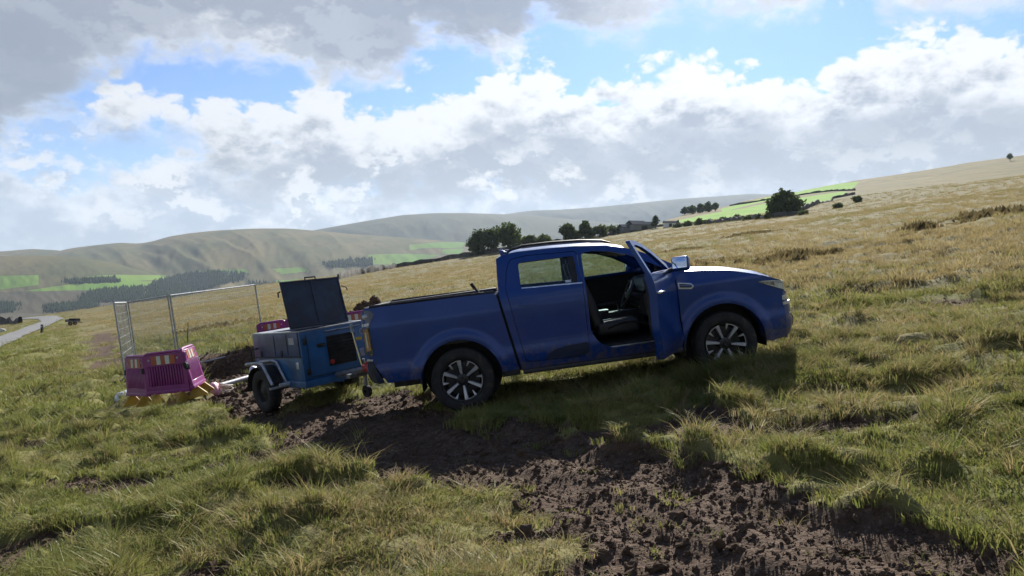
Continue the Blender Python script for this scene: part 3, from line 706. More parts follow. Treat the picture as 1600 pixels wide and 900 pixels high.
def build_grass():
    meshes = [tuft('a', 46, .02, .060, .11, .5, .0046, .6, 1), tuft('b', 44, .025, .075, .12, .55, .0044, .7, 2), tuft('c', 60, .10, .22, .09, .40, .0045, .7, 3),
              tuft('d', 70, .10, .24, .11, .55, .0044, .9, 4), tuft('e', 34, .18, .36, .07, .22, .0045, .35, 5), tuft('f', 36, .06, .22, .14, 1.0, .0044, .9, 6),
              tuft('g', 50, .14, .30, .36, .45, .011, .6, 7), tuft('h', 50, .07, .16, .42, .5, .013, .5, 8)]
    X_, Y_, S_, I_, D_ = [], [], [], [], []
    def lay(n, r0, r1, kinds, w, smin, smax, half=42, power=1.4, clump=None, thr=0.0, dd=0.0, thin=0):
        x, y = fan(n, r0, r1, half, power)
        k = keep_off(x, y); x, y = x[k], y[k]
        m = mudmask(x, y); k = rng.uniform(0, 1, len(x)) > np.clip(m * 1.25, 0, .985); x, y, m = x[k], y[k], m[k]
        if thin: k = rng.uniform(0, 1, len(x)) < .45 + ss(-.25, .15, fbm(x / .8, y / .8, 3, 91)) * .6; x, y = x[k], y[k]
        if clump:
            q = mound(x, y); k = q > thr; x, y = x[k], y[k]
        s = rng.uniform(smin, smax, len(x)); X_.append(x); Y_.append(y); S_.append(s); I_.append(rng.choice(kinds, len(x), p=w)); D_.append(np.clip(dryness(x, y) + dd + rng.normal(0, .13, len(x)), 0, 1))
    lay(16500, 2.0, 9, [0, 1], [.5, .5], .65, 1.15, 58, thin=1)
    lay(10500, 8, 17, [0, 1], [.4, .6], .9, 1.5, thin=1)
    lay(8000, 2.3, 17, [2, 3, 5], [.35, .4, .25], .38, .82, 52, clump=.9, thr=.10, dd=.10)
    lay(2600, 3, 20, [2, 3], [.5, .5], .6, 1.0, clump=1.6, thr=.26, dd=.0)
    lay(1500, 2.6, 16, [5, 3], [.6, .4], .6, 1.1, dd=.35)
    lay(420, 4, 16, [4], [1.0], .6, 1.0, clump=1.2, thr=.12, dd=-.1)
    lay(9000, 16, 40, [7, 6, 3], [.7, .15, .15], .5, 1.0, 41, 1.5)
    lay(5500, 14, 40, [6, 3, 2], [.35, .4, .25], .7, 1.25, 41, 1.5, clump=2.2, thr=.14, dd=.1)
    lay(9000, 36, 135, [6, 7], [.5, .5], .6, 1.5, 40, .75)
    lay(12000, 105, 340, [6, 7], [.5, .5], .9, 1.8, 40, 1.0)
    x = rng.uniform(1.7, 3.9, 260); y = rng.uniform(8.85, 9.36, 260); X_.append(x); Y_.append(y); S_.append(rng.uniform(.8, 1.25, 260) + .35 * np.exp(-((x - 2.6) / .5) ** 2)); I_.append(rng.choice([2, 3, 5], 260)); D_.append(np.clip(dryness(x, y), 0, 1))     # long grass against the front wheel
    x, y, s, i, d = (np.concatenate(q) for q in (X_, Y_, S_, I_, D_))
    z = ground_z(x, y) - .012
    rot = np.stack([rng.normal(0, .12, len(x)), rng.normal(0, .12, len(x)), rng.uniform(0, 6.28, len(x))], 1)
    scatter('grass', 'rough green and straw coloured moor grass', 'grass', meshes, np.stack([x, y, z], 1), s, rot, i, d)
build_grass()

# ---------------------------------------------------------------- clods of earth
mat('soil', (.125, .086, .060), 1.0, var=.28, scale=30, bump=.5, bscale=60, spec=.1)
def build_clods():
    ms = []
    for k in range(5):
        bm = bmesh.new(); bmesh.ops.create_icosphere(bm, subdivisions=2, radius=1)
        for v in bm.verts:
            n = v.co.normalized(); v.co *= 1 + .28 * math.sin(n.x * 4 + k) * math.sin(n.y * 5 + k * 2) + .16 * math.sin(n.z * 9 + k * 3 + n.x * 7)
            v.co.z *= .5
        me = bpy.data.meshes.new('clod'); bm.to_mesh(me); bm.free(); me.materials.append(MAT['soil']); ms.append(me)
    P = []
    x, y = fan(95000, 2.8, 12, 44, 1.4); m = mudmask(x, y); k = m > .5 + rng.uniform(-.25, .2, len(x)); x, y = x[k], y[k]
    s = np.clip(rng.lognormal(-5.15, .75, len(x)), .004, .055)
    x2, y2 = fan(30000, 12, 26, 44, 1.4); m = mudmask(x2, y2); k = m > .6; x2, y2 = x2[k], y2[k]; s2 = np.clip(rng.lognormal(-3.6, .5, len(x2)), .01, .12)
    hx = []; hs = []
    for cx, cy_, r, h in HEAP:
        q = rng.normal(0, r * .42, (420, 2)) + (cx, cy_); hx.append(q); hs.append(np.clip(rng.lognormal(-2.9, .5, 420), .02, .2))
    hx = np.concatenate(hx); x = np.concatenate([x, x2, hx[:, 0]]); y = np.concatenate([y, y2, hx[:, 1]]); s = np.concatenate([s, s2] + hs)
    z = ground_z(x, y) + s * .12; rot = rng.uniform(0, 6.28, (len(x), 3)) * (.2, .2, 1)
    scatter('soil_clods', 'loose dark clods on the churned bare earth', 'soil', ms, np.stack([x, y, z], 1), s, rot, rng.integers(0, 5, len(x)), np.zeros(len(x)))
build_clods()
# ---------------------------------------------------------------- pickup truck
mat('paint_blue', (.002, .037, .20), .34, .1, var=.06, scale=2, coat=.5, spec=.2, splash=.75, dirt=((.06, .055, .055), .06, 2.2))
mat('paint_shadow', (.005, .014, .05), .55, .1, var=.1, coat=.1)
mat('black_plastic', (.018, .018, .020), .55, var=.2, scale=12)
mat('rubber', (.020, .020, .021), .85, var=.25, scale=14, bump=.3, bscale=80, dirt=((.095, .072, .052), .85, 7))
mat('dark_trim', (.012, .012, .014), .7, var=.2)
mat('leather', (.020, .020, .023), .5, var=.2, scale=30, bump=.1)
mat('chrome', (.75, .76, .78), .14, 1.0, var=.05)
mat('alloy', (.48, .49, .52), .36, .5, var=.15, dirt=((.12, .10, .08), .4, 14))
mat('rim_black', (.020, .021, .024), .35, .4, var=.15)
mat('lamp_clear', (.55, .60, .66), .12, .2, var=.15, scale=20, coat=1.0)
mat('lamp_dark', (.26, .29, .33), .15, .3, var=.3, scale=18, coat=1.0)
mat('lamp_smoke', (.045, .055, .085), .18, .2, var=.3, scale=18, coat=.8)
mat('lamp_amber', (.34, .17, .075), .25, .0, var=.2, scale=25, coat=1.0)
mat('lamp_red', (.30, .02, .02), .25, .0, var=.2, coat=1.0)
mat('headliner', (.30, .30, .30), .9, var=.1)
mat('mirror_glass', (.62, .70, .82), .03, 1.0, var=.0)
mat('steel_dark', (.035, .035, .037), .6, .5, var=.3, dirt=((.09, .07, .055), .5, 4))
glass('glass_side', (.62, .74, .72)); glass('glass_clear', (.86, .92, .91)); glass('glass_privacy', (.78, .86, .86))

RW = .387; WBASE = 3.23
def dens(P, step):
    o = []
    for (a, b), (c, d) in zip(P, P[1:] + P[:1]):
        n = max(1, int(math.hypot(c - a, d - b) / step + .5))
        o += [(a + (c - a) * k / n, b + (d - b) * k / n) for k in range(n)]
    return o
def inside(p, P):
    r = False; n = len(P)
    for i in range(n):
        (ax, ay), (bx, by) = P[i], P[(i + 1) % n]
        if (ay > p[1]) != (by > p[1]) and p[0] < (bx - ax) * (p[1] - ay) / (by - ay) + ax: r = not r
    return r
def segd(p, P):
    d = 9
    for (ax, ay), (bx, by) in zip(P, P[1:] + P[:1]):
        ex, ey = bx - ax, by - ay; t = max(0, min(1, ((p[0] - ax) * ex + (p[1] - ay) * ey) / (ex * ex + ey * ey + 1e-12))); d = min(d, math.hypot(p[0] - ax - t * ex, p[1] - ay - t * ey))
    return d
def rnd(P, r=.04, n=4):
    """round the corners of an outline"""
    o = []; N = len(P)
    for i in range(N):
        a, b, c = Vector(P[i - 1]), Vector(P[i]), Vector(P[(i + 1) % N]); u, v = a - b, c - b
        k = min(r, u.length * .45, v.length * .45); p, q = b + u.normalized() * k, b + v.normalized() * k
        if u.normalized().dot(v.normalized()) < -.97: o.append(tuple(b)); continue
        for j in range(n + 1): t = j / n; w = p * (1 - t) ** 2 + b * 2 * t * (1 - t) + q * t * t; o.append((w.x, w.y))
    return o
def lerp(v, xs, ys): return float(np.interp(v, xs, ys))
def bodyw(x, z):
    """half width of the body shell"""
    w = lerp(z, [.36, .44, .52, .62, .72, .90, 1.06, 1.17, 1.21, 1.30, 1.40, 1.62, 1.80, 1.90], [.90, .918, .938, .948, .938, .944, .952, .956, .950, .942, .905, .80, .715, .66])
    if x < .56 and z > 1.25: w = lerp(z, [1.25, 1.40, 1.46], [.945, .925, .90])
    if x > 2.6: w = w + (lerp(z, [1.15, 1.3, 1.45], [.95, .90, .80]) - w) * min(1, max(0, (x - 2.6) / .3)) * (1 if z > 1.15 else 0)
    if x > 3.15: w -= .13 * (x - 3.15) ** 2 + .10 * max(0, x - 3.6) ** 2
    if x < -.75: w -= .14 * (-.75 - x) ** 2
    for cx in (0, WBASE):
        r = math.hypot(x - cx, z - RW); t = max(0, min(1, (.63 - r) / .085)); w += .028 * t * t * (3 - 2 * t) * (1 if z > .30 else 0)
    return w
def panel(name, out, m, parent, side=-1, holes=(), th=.03, step=.055, off=0.0, fn=bodyw, org=(0, 0, 0), inner=None):
    P = dens(out, step); H = [dens(h, step) for h in holes]; pts = list(P); edges = [(i, (i + 1) % len(P)) for i in range(len(P))]
    for h in H: o = len(pts); pts += h; edges += [(o + i, o + (i + 1) % len(h)) for i in range(len(h))]
    x0, x1 = min(p[0] for p in P), max(p[0] for p in P); z0, z1 = min(p[1] for p in P), max(p[1] for p in P)
    for i in range(int((x1 - x0) / step) + 2):
        for j in range(int((z1 - z0) / step) + 2):
            p = (x0 + (i + .5 * (j % 2)) * step, z0 + j * step * .9)
            if inside(p, P) and segd(p, P) > step * .45 and not any(inside(p, h) or segd(p, h) < step * .45 for h in H): pts.append(p)
    vv, _, ff, *_r = mgeo.delaunay_2d_cdt([Vector(p) for p in pts], edges, [], 0, 1e-5)
    tri = []
    for f in ff:
        c = (sum(vv[i].x for i in f) / 3, sum(vv[i].y for i in f) / 3)
        if inside(c, P) and not any(inside(c, h) for h in H): tri.append(tuple(f))
    n = len(vv); V = []
    for k in (0, 1):
        for p in vv:
            w = fn(p.x, p.y) + off - k * (th if inner is None else inner(p.x, p.y)); V.append((p.x - org[0], side * w - org[1], p.y - org[2]))
    cnt = {}
    for f in tri:
        for a, b in zip(f, f[1:] + f[:1]): cnt[(a, b)] = cnt.get((a, b), 0) + 1
    F2 = tri + [tuple(i + n for i in reversed(f)) for f in tri] + [(b, a, a + n, b + n) for (a, b) in cnt if (b, a) not in cnt]
    mb = MB(); mb.add(V, F2); return mb.build(name, m, parent, angle=30)
def arch(cx, r, a0, a1, n=22, zc=RW): return [(cx + r * math.cos(R(a0 + (a1 - a0) * k / n)), zc + r * math.sin(R(a0 + (a1 - a0) * k / n))) for k in range(n + 1)]

def wheel_parts(t, cx, side, y, r=RW, zc=RW, spin=0, w=.255):
    o = thing_part('wheel', t, (cx, y, zc)); s = side
    rr = .258
    k = r / RW
    prof = [(rr, w * .40), (rr + .02, w * .49), (r * .80, w * .52), (r * .93, w * .49), (r * .985, w * .43), (r, w * .36), (r, w * .24), (r - .009, w * .23), (r - .009, w * .19), (r, w * .18), (r, w * .03), (r - .009, w * .02), (r - .009, -w * .02), (r, -w * .03), (r, -w * .18), (r - .009, -w * .19), (r - .009, -w * .23), (r, -w * .24), (r, -w * .36), (r * .985, -w * .43), (r * .93, -w * .49), (r * .8, -w * .52), (rr + .02, -w * .49), (rr, -w * .40)]
    MB().lathe(prof, n=56).build('tyre', 'rubber', o, angle=50)
    MB().lathe([(rr + .006, s * w * .42), (rr - .002, s * w * .47), (rr - .014, s * w * .46), (rr - .030, s * w * .30), (rr - .045, -s * w * .30), (.05, -s * w * .2), (.05, s * w * .05), (rr - .05, s * w * .02)], n=48).build('rim', 'rim_black', o)
    MB().lathe([(.001, s * w * .40), (.032, s * w * .40), (.036, s * w * .36), (.075, s * w * .33), (.085, s * w * .20), (.03, s * w * .05)], n=24).build('hub_cap', 'rim_black', o)
    for q in range(6):
        a = R(90 + 60 * q + spin); ca, sa = math.cos(a), math.sin(a)
        def rad(rad_, t_, d): return (rad_ * ca - t_ * sa, s * d, rad_ * sa + t_ * ca)
        mb = MB(); z0, z1 = w * .36, w * .45
        for (r0, r1, h0, h1) in ((.07, rr - .012, .011, .023),):
            v = [rad(r0, -h0, z0), rad(r0, h0, z0), rad(r1, h1, z1), rad(r1, -h1, z1), rad(r0, -h0 * 1.6, z0 - .035), rad(r0, h0 * 1.6, z0 - .035), rad(r1, h1 * 1.3, z1 - .045), rad(r1, -h1 * 1.3, z1 - .045)]
            mb.add(v, [(0, 1, 2, 3), (4, 7, 6, 5), (0, 4, 5, 1), (1, 5, 6, 2), (2, 6, 7, 3), (3, 7, 4, 0)])
        mb.build('spoke', 'alloy', o, bevel=.003, seg=1)
        b = a + R(31)
        def pol(rad_, ang, d): return (rad_ * math.cos(ang), s * d, rad_ * math.sin(ang))
        mb = MB(); v = []
        for (ra, an, d) in ((rr - .014, b - .09, z1), (rr - .014, b + .05, z1), (rr - .085, b + .035, z1 - .012), (rr - .085, b - .002, z1 - .012)): v.append(pol(ra, an, d))
        v += [(p[0], p[1] - s * .035, p[2]) for p in v]; mb.add(v, [(0, 1, 2, 3), (4, 7, 6, 5), (0, 4, 5, 1), (1, 5, 6, 2), (2, 6, 7, 3), (3, 7, 4, 0)])
        if q % 2 == 0 or True:
            n = 8; ring = []
            for k2 in range(n + 1):
                an = a + (b - a) * k2 / n; ring += [pol(rr - .010, an, z1 + .001), pol(rr - .022, an, z1 + .001), pol(rr - .010, an, z1 - .02), pol(rr - .022, an, z1 - .02)]
            mb.add(ring, [q2 for k2 in range(n) for q2 in ((4 * k2, 4 * k2 + 4, 4 * k2 + 5, 4 * k2 + 1), (4 * k2 + 2, 4 * k2 + 3, 4 * k2 + 7, 4 * k2 + 6), (4 * k2 + 1, 4 * k2 + 5, 4 * k2 + 7, 4 * k2 + 3), (4 * k2, 4 * k2 + 2, 4 * k2 + 6, 4 * k2 + 4))])
        mb.build('short_spoke', 'alloy', o)
    MB().lathe([(.16, -s * .01), (.16, s * .012), (.05, s * .012)], n=28).build('brake_disc', 'steel_dark', o)
    return o
def thing_part(name, parent, loc=(0, 0, 0), rz=0):
    o = bpy.data.objects.new(name, None); C.objects.link(o); o.parent = parent; o.location = loc; o.rotation_euler = (0, 0, rz); o.empty_display_size = .1; return o

def build_truck():
    pitch = math.atan(57 / 412); rot = Matrix.Rotation(R(.5), 4, 'X') @ Matrix.Rotation(-pitch, 4, 'Y')
    t = thing('pickup_truck', 'dark blue double cab pickup with its driver door open', 'pickup truck', TRUCK_O, rot)
    PB = 'paint_blue'
    roofz = lambda x: lerp(x, [.58, .64, .72, .85, 1.28, 1.59, 1.98, 2.24, 2.45, 2.66, 2.88], [1.78, 1.815, 1.832, 1.845, 1.835, 1.815, 1.765, 1.695, 1.595, 1.475, 1.335])
    hoodz = lambda x: lerp(x, [2.70, 2.87, 3.1, 3.4, 3.75, 4.0, 4.09], [1.335, 1.325, 1.305, 1.262, 1.172, 1.078, 1.030])
    # openings
    rd = rnd([(.665, 1.40), (.80, .50), (1.50, .475), (1.585, .60), (1.605, 1.40), (1.595, 1.755), (.98, 1.785), (.76, 1.765), (.70, 1.62)], .05)
    fd = rnd([(1.645, 1.72), (1.635, 1.40), (1.625, .76), (1.70, .62), (1.83, .535), (2.56, .51), (2.665, .60), (2.69, 1.0), (2.70, 1.30), (2.62, 1.392), (2.40, 1.515), (2.20, 1.625), (2.0, 1.69), (1.80, 1.725)], .05)
    fdd = rnd([(1.648, 1.778), (1.638, 1.40), (1.628, .77), (1.675, .56), (1.72, .425), (2.60, .415), (2.675, .50), (2.69, 1.0), (2.70, 1.31), (2.62, 1.43), (2.42, 1.548), (2.22, 1.662), (2.02, 1.735), (1.82, 1.775)], .04)
    shrink = lambda P, d: [(p[0] + d * (sum(q[0] for q in P) / len(P) - p[0]) / 1.0, p[1] + d * (sum(q[1] for q in P) / len(P) - p[1])) for p in P]
    cabo = [(.735, .40), (.575, 1.36), (.585, 1.60), (.60, 1.78)] + [(x, roofz(x)) for x in (.66, .76, .9, 1.1, 1.3, 1.5, 1.7, 1.9, 2.1, 2.25, 2.4, 2.55, 2.7, 2.86)] + [(2.80, 1.30), (2.715, 1.24), (2.705, .40)]
    rwin = rnd([(.855, 1.40), (.86, 1.705), (1.55, 1.70), (1.555, 1.368)], .045)
    fwin = rnd([(1.70, 1.385), (1.708, 1.715), (1.82, 1.718), (2.0, 1.682), (2.2, 1.605), (2.40, 1.49), (2.54, 1.385)], .03)
    for s in (-1, 1):
        panel('cab_side', cabo, PB, t, s, [rd, fd], th=.05, off=-.004)
        # rear door
        d = panel('rear_door', shrink(rd, .012), PB, t, s, [rwin], th=.045)
        panel('window_pane', rnd([(.858, 1.40), (.862, 1.703), (1.548, 1.698), (1.553, 1.37)], .045), 'glass_privacy', d, s, th=.005, off=-.018)
        panel('pillar_trim', [(1.478, 1.376), (1.475, 1.70), (1.548, 1.698), (1.553, 1.37)], 'dark_trim', d, s, th=.006, off=-.010)
        if s < 0: panel('window_sticker', [(1.40, 1.388), (1.40, 1.418), (1.47, 1.414), (1.47, 1.384)], 'lamp_clear', d, s, th=.002, off=-.006)
        panel('window_trim', [(.86, 1.388), (.862, 1.402), (1.60, 1.368), (1.60, 1.354)], 'chrome', d, s, th=.008, off=.006)
        panel('door_cladding', rnd([(1.02, .51), (1.14, .60), (1.30, .632), (1.578, .645), (1.575, .52), (1.50, .488)], .03), 'paint_shadow', d, s, th=.004, off=.004)  # dark reflection on the lower door, painted as a patch
        panel('handle', rnd([(.80, 1.195), (.80, 1.22), (1.02, 1.212), (1.03, 1.18), (.95, 1.178)], .012), PB, d, s, th=.02, off=.032)
        # bed side
        bed = [(-1.085, .80), (-1.10, 1.36), (-1.07, 1.405), (-.98, 1.415), (-.3, 1.41), (.52, 1.385), (.548, 1.33), (.70, .42), (.485, .42)] + arch(0, .495, 3, 177) + [(-.50, .475), (-.90, .475), (-1.05, .76)]
        b = panel('bed_side', bed, PB, t, s, th=.04, step=.036)
        MB().tube([(.53, s * .915, 1.392), (0, s * .915, 1.408), (-.5, s * .915, 1.416), (-1.0, s * .905, 1.420)], .018, 6).build('rail_cap', 'black_plastic', b)
        MB().box((-.28, s * .80, 1.16), (1.60, .10, .50)).build('bed_inner_wall', 'black_plastic', b, bevel=.02)
        if s < 0:
            f = panel('fuel_flap', rnd([(.15, 1.265), (.145, 1.085), (.405, 1.075), (.415, 1.255)], .035), PB, b, s, th=.006, off=.0045)
        panel('gap_filler', [(.46, 1.34), (.64, .45), (.82, .45), (.66, 1.34)], 'dark_trim', t, s, th=.02, off=-.055)
        # flares
        for cx, a0, a1 in ((0, 0, 180), (WBASE, 0, 180)):
            MB().grid(lambda u, v: (cx + (.487 + .012 * v) * math.cos(math.pi * u), s * (bodyw(cx + .5 * math.cos(math.pi * u), RW + .5 * math.sin(math.pi * u)) + .006 - .17 * (1 - v) ** 2), RW + .012 + (.487 + .012 * v) * math.sin(math.pi * u)), 36, 5).build('wheel_arch_lip', PB, t)
            MB().lathe([(.001, s * .50), (.50, s * .50), (.50, s * .485), (.001, s * .485)], (cx, 0, RW + .08), 28).build('arch_inner', 'dark_trim', t)
            MB().grid(lambda u, v: (cx + .50 * math.cos(math.pi * (u * 1.12 - .06)), s * (.90 - .46 * v), RW + .50 * math.sin(math.pi * (u * 1.12 - .06))), 24, 3, (0, 0, .01)).build('arch_liner', 'dark_trim', t)
        # front wing and side of the bumper
        wing = [(2.725, .41), (2.725, 1.25), (2.80, 1.31)] + [(x, hoodz(x) - .012) for x in (2.9, 3.05, 3.2, 3.35, 3.5, 3.65, 3.78, 3.9, 4.02)] + [(4.02, .36), (3.80, .34)] + arch(WBASE, .495, -3, 183) + []
        panel('front_wing', wing, PB, t, s, th=.03, step=.036)
        v = panel('wing_vent', rnd([(2.735, 1.205), (2.735, 1.125), (2.89, 1.105), (2.925, 1.135), (2.90, 1.175)], .012), 'alloy', t, s, [rnd([(2.75, 1.188), (2.75, 1.142), (2.885, 1.123), (2.905, 1.14), (2.888, 1.162)], .01)], th=.012, off=.010)
        panel('vent_insert', [(2.75, 1.188), (2.75, 1.142), (2.885, 1.123), (2.905, 1.14), (2.888, 1.162)], 'black_plastic', v, s, th=.005, off=.003)
        MB().tube([(2.752, s * (bodyw(2.8, 1.16) + .008), 1.166), (2.89, s * (bodyw(2.89, 1.14) + .008), 1.142)], .004, 6).build('vent_bar', 'chrome', v)
        # sill step
        MB().box((1.72, s * .915, .388), (1.95, .12, .055)).build('side_step', 'black_plastic', t, bevel=.018)
        MB().box((.60, s * .86, .40), (.22, .03, .10)).build('sill_end', 'black_plastic', t, bevel=.01)
        # roof rail
        r = MB().tube([(.74, s * .665, 1.845), (.80, s * .665, 1.882), (.95, s * .66, 1.903), (1.3, s * .66, 1.896), (1.65, s * .655, 1.872), (1.92, s * .645, 1.835), (2.03, s * .64, 1.80)], [.012, .019, .021, .021, .021, .018, .010], 8).build('roof_rail', 'black_plastic', t)
        MB().grid(lambda u, v: (.93 + .98 * u, s * (.682 - .012 * v), 1.892 - .055 * u * u - .018 * v - .002), 12, 1, (0, -s * .006, 0)).build('rail_strip', 'alloy', r)
        # tail light
        tl = [(-1.118, .84), (-1.125, 1.34), (-1.09, 1.388), (-.985, 1.375), (-.95, 1.32), (-1.0, 1.245), (-1.03, 1.17), (-1.02, .86), (-1.055, .815)]
        tf = lambda x, z: bodyw(max(x, -1.1), z) - (.03 * max(0, -1.05 - x) / .07)
        l = panel('tail_light', rnd(tl, .02), 'lamp_smoke', t, s, th=.05, off=.010, fn=tf, step=.04)
        panel('lens', rnd([(-1.108, .88), (-1.112, 1.165), (-1.045, 1.165), (-1.04, .90)], .012), 'lamp_amber', l, s, th=.006, off=.016, fn=tf)
        panel('lens_strip', [(-1.090, .93), (-1.092, 1.12), (-1.074, 1.12), (-1.072, .93)], 'lamp_clear', l, s, th=.006, off=.021, fn=tf)
        panel('lens_bar', [(-1.118, 1.19), (-1.118, 1.225), (-1.025, 1.23), (-1.03, 1.195)], 'alloy', l, s, th=.006, off=.016, fn=tf)
        MB().lathe([(.001, s * .012), (.028, s * .008), (.036, 0), (.036, -s * .02)], (-1.065, s * (bodyw(-1.06, 1.3) + .006), 1.305), 20).build('bulb_reflector', 'alloy', l)
        # mirror housing part of the closed side is built with the doors below
        # seats
        for k, (x, w) in enumerate(((1.78, .50),)):
            se = thing_part('front_seat', t, (x, s * .38, .62))
            MB().box((.22, 0, .12), (.54, w, .17)).build('cushion', 'leather', se, bevel=.05, seg=3)
            MB().box((-.10, 0, .46), (.16, w * .95, .66), Matrix.Rotation(R(-16), 3, 'Y'), .86).build('backrest', 'leather', se, bevel=.05, seg=3)
            MB().box((-.24, 0, .90), (.10, w * .52, .19), Matrix.Rotation(R(-10), 3, 'Y')).build('headrest', 'leather', se, bevel=.04, seg=3)
    # roof, screens, bonnet
    def roof(u, v):
        x = .60 + (2.18 - .60) * u; s = 2 * v - 1; ze = roofz(x); ye = bodyw(x, ze) - .002
        return (x, s * ye, ze + .052 * (1 - abs(s) ** 2.6) * min(1, u * 9 + .15))
    MB().grid(roof, 24, 16, (0, 0, -.02)).build('roof', PB, t)
    MB().grid(lambda u, v: (.62 + 1.5 * u, (2 * v - 1) * .62, roofz(.62 + 1.5 * u) - .03 + .03 * (1 - (2 * v - 1) ** 2)), 8, 6).build('headliner', 'headliner', t)
    fin = MB().prism([(.64, 1.875), (.66, 1.93), (.80, 1.89), (.80, 1.87)], -.02, .02, lambda p: (p[0], p[1] - .0, p[2])).build('antenna_fin', PB, t, bevel=.006)
    MB().prism([(.665, 1.80), (.645, 1.90), (.70, 1.888), (.76, 1.84)], -.66, -.60).build('rail_foot', PB, t, bevel=.006)
    def screen(u, v):
        s = 2 * v - 1; xa, za = 2.87 - .10 * s * s, 1.345 - .01 * s * s; xb, zb = 2.20, roofz(2.20) + .045 * (1 - s * s)
        x, z = xa + (xb - xa) * u, za + (zb - za) * u + .018 * math.sin(math.pi * u)
        return (x, s * (.80 * (1 - u) + .655 * u), z)
    MB().grid(screen, 8, 10).build('windscreen', 'glass_clear', t)
    def bonnet(u, v):
        x = 2.80 + (4.075 - 2.80) * u; s = 2 * v - 1; ze = hoodz(x); ye = bodyw(min(x, 4.02), ze - .02) - .006
        cr = lerp(x, [2.8, 3.1, 3.5, 3.85, 4.08], [.045, .048, .045, .038, .022])
        ridge = .014 * math.exp(-((abs(s) - .78) / .07) ** 2)
        return (x - .10 * u ** 4 * s * s, s * ye * (1 - .05 * u ** 6), ze + cr * (1 - abs(s) ** 3.5) ** .8 + ridge)
    MB().grid(bonnet, 26, 24, (0, 0, -.02)).build('bonnet', PB, t)
    # nose
    xn = lambda z: lerp(z, [.34, .39, .50, .56, .62, .70, .76, .82, 1.0, 1.05, 1.10], [4.06, 4.17, 4.215, 4.22, 4.185, 4.20, 4.20, 4.17, 4.13, 4.11, 4.08])
    def nose(u, v, off=0.0):
        z = .345 + .70 * v; s = 2 * u - 1; yf = bodyw(4.02, z)
        x = 4.02 + (xn(z) - 4.02 + off) * (1 - abs(s) ** 5)
        return (x, s * (yf + off), z)
    MB().grid(nose, 40, 30, (-.03, 0, 0)).build('front_bumper', PB, t)
    def patch(name, u0, u1, z0, z1, off, m, parent, n=(14, 6)):
        def f(u, v):
            p = nose(u0 + (u1 - u0) * u, (z0 + (z1 - z0) * v - .345) / .70, off); return p
        return MB().grid(f, n[0], n[1], (-.02, 0, 0)).build(name, m, parent)
    g = patch('grille', .17, .83, .80, 1.035, .012, 'black_plastic', t)
    for k in range(5): patch('grille_bar', .19, .81, .82 + k * .047, .835 + k * .047, .026, 'chrome', g, (14, 1))
    patch('lower_intake', .16, .84, .46, .62, .012, 'black_plastic', t)
    patch('skid_plate', .2, .8, .36, .43, .012, 'alloy', t, (14, 2))
    patch('bumper_cap', .0, .16, .755, .79, .014, 'alloy', t, (8, 2)); patch('bumper_cap', .84, 1., .755, .79, .014, 'alloy', t, (8, 2))
    patch('number_plate', .38, .62, .66, .77, .03, 'lamp_clear', t, (6, 2))
    for s in (-1, 1):
        def hl(u, v):
            # u runs from the wing round the corner, v from the lower to the upper edge
            zu = lerp(u, [0, .35, .7, 1], [1.085, 1.072, 1.035, 1.0]); zl = lerp(u, [0, .35, .65, .8, 1], [1.07, .985, .915, .885, .875])
            z = zl + (zu - zl) * v; a = -.30 + .56 * u
            if a <= 0: return (4.02 + a, s * (bodyw(4.02 + a, z) + .009), z)
            yf = bodyw(4.02, z); q = 1 - a * .72 / yf
            return (4.02 + (xn(z) - 4.02 + .009) * (1 - abs(q) ** 5), s * (yf * q + .009), z)
        h = MB().grid(hl, 24, 6, (-.01, -s * .02, 0)).build('headlight', 'lamp_dark', t)
        def sub(u0, u1, v0, v1, d): return lambda u, v: (lambda p: (p[0] + d, p[1] + s * d, p[2]))(hl(u0 + (u1 - u0) * u, v0 + (v1 - v0) * v))
        MB().grid(sub(.03, .98, .80, .97, .005), 16, 1).build('light_strip', 'lamp_clear', h)
        MB().grid(sub(.34, .62, .15, .72, .005), 8, 4).build('lamp_lens', 'lamp_clear', h)
        MB().grid(sub(.12, .98, .04, .16, .005), 16, 1).build('light_strip', 'lamp_clear', h)
        MB().grid(lambda u, v: (lambda a, z: (4.02 + (xn(z) - 4.02 + .012) * (1 - abs(1 - a) ** 5), s * (bodyw(4.02, z) * (1 - a) + .012), z))(-.0 + .16 * u, .815 + .055 * v), 8, 2, (-.02, 0, 0)).build('side_marker', 'lamp_clear', t)
    # cab back, bed
    def back(u, v):
        s = 2 * u - 1; z = .95 + .84 * v; return (.578 + .02 * max(0, (z - 1.36) / .44), s * (bodyw(.62, z) - .03), z)
    cb = MB(); w0 = (.30, .70)
    def strip(u0, u1, v0, v1): cb.grid(lambda u, v: back(u0 + (u1 - u0) * u, v0 + (v1 - v0) * v), 8, 6)
    strip(0, 1, 0, .55); strip(0, .2, .55, .92); strip(.8, 1, .55, .92); strip(0, 1, .92, 1)
    cb.build('cab_back', PB, t)
    MB().grid(lambda u, v: back(.2 + .6 * u, .55 + .37 * v), 6, 4).build('rear_window', 'glass_privacy', t)
    MB().box((-.27, 0, .86), (1.62, 1.72, .05)).build('bed_floor', 'black_plastic', t)
    MB().box((.525, 0, 1.10), (.04, 1.66, .50)).build('bed_front_wall', 'black_plastic', t)
    tg = MB().box((-1.075, 0, 1.12), (.06, 1.62, .56)).build('tailgate', PB, t, bevel=.02)
    MB().box((-1.06, 0, 1.405), (.09, 1.60, .025)).build('tailgate_cap', 'black_plastic', tg, bevel=.008)
    MB().box((-1.11, 0, 1.25), (.03, .30, .09)).build('tailgate_handle', 'black_plastic', tg, bevel=.01)
    rb = MB()
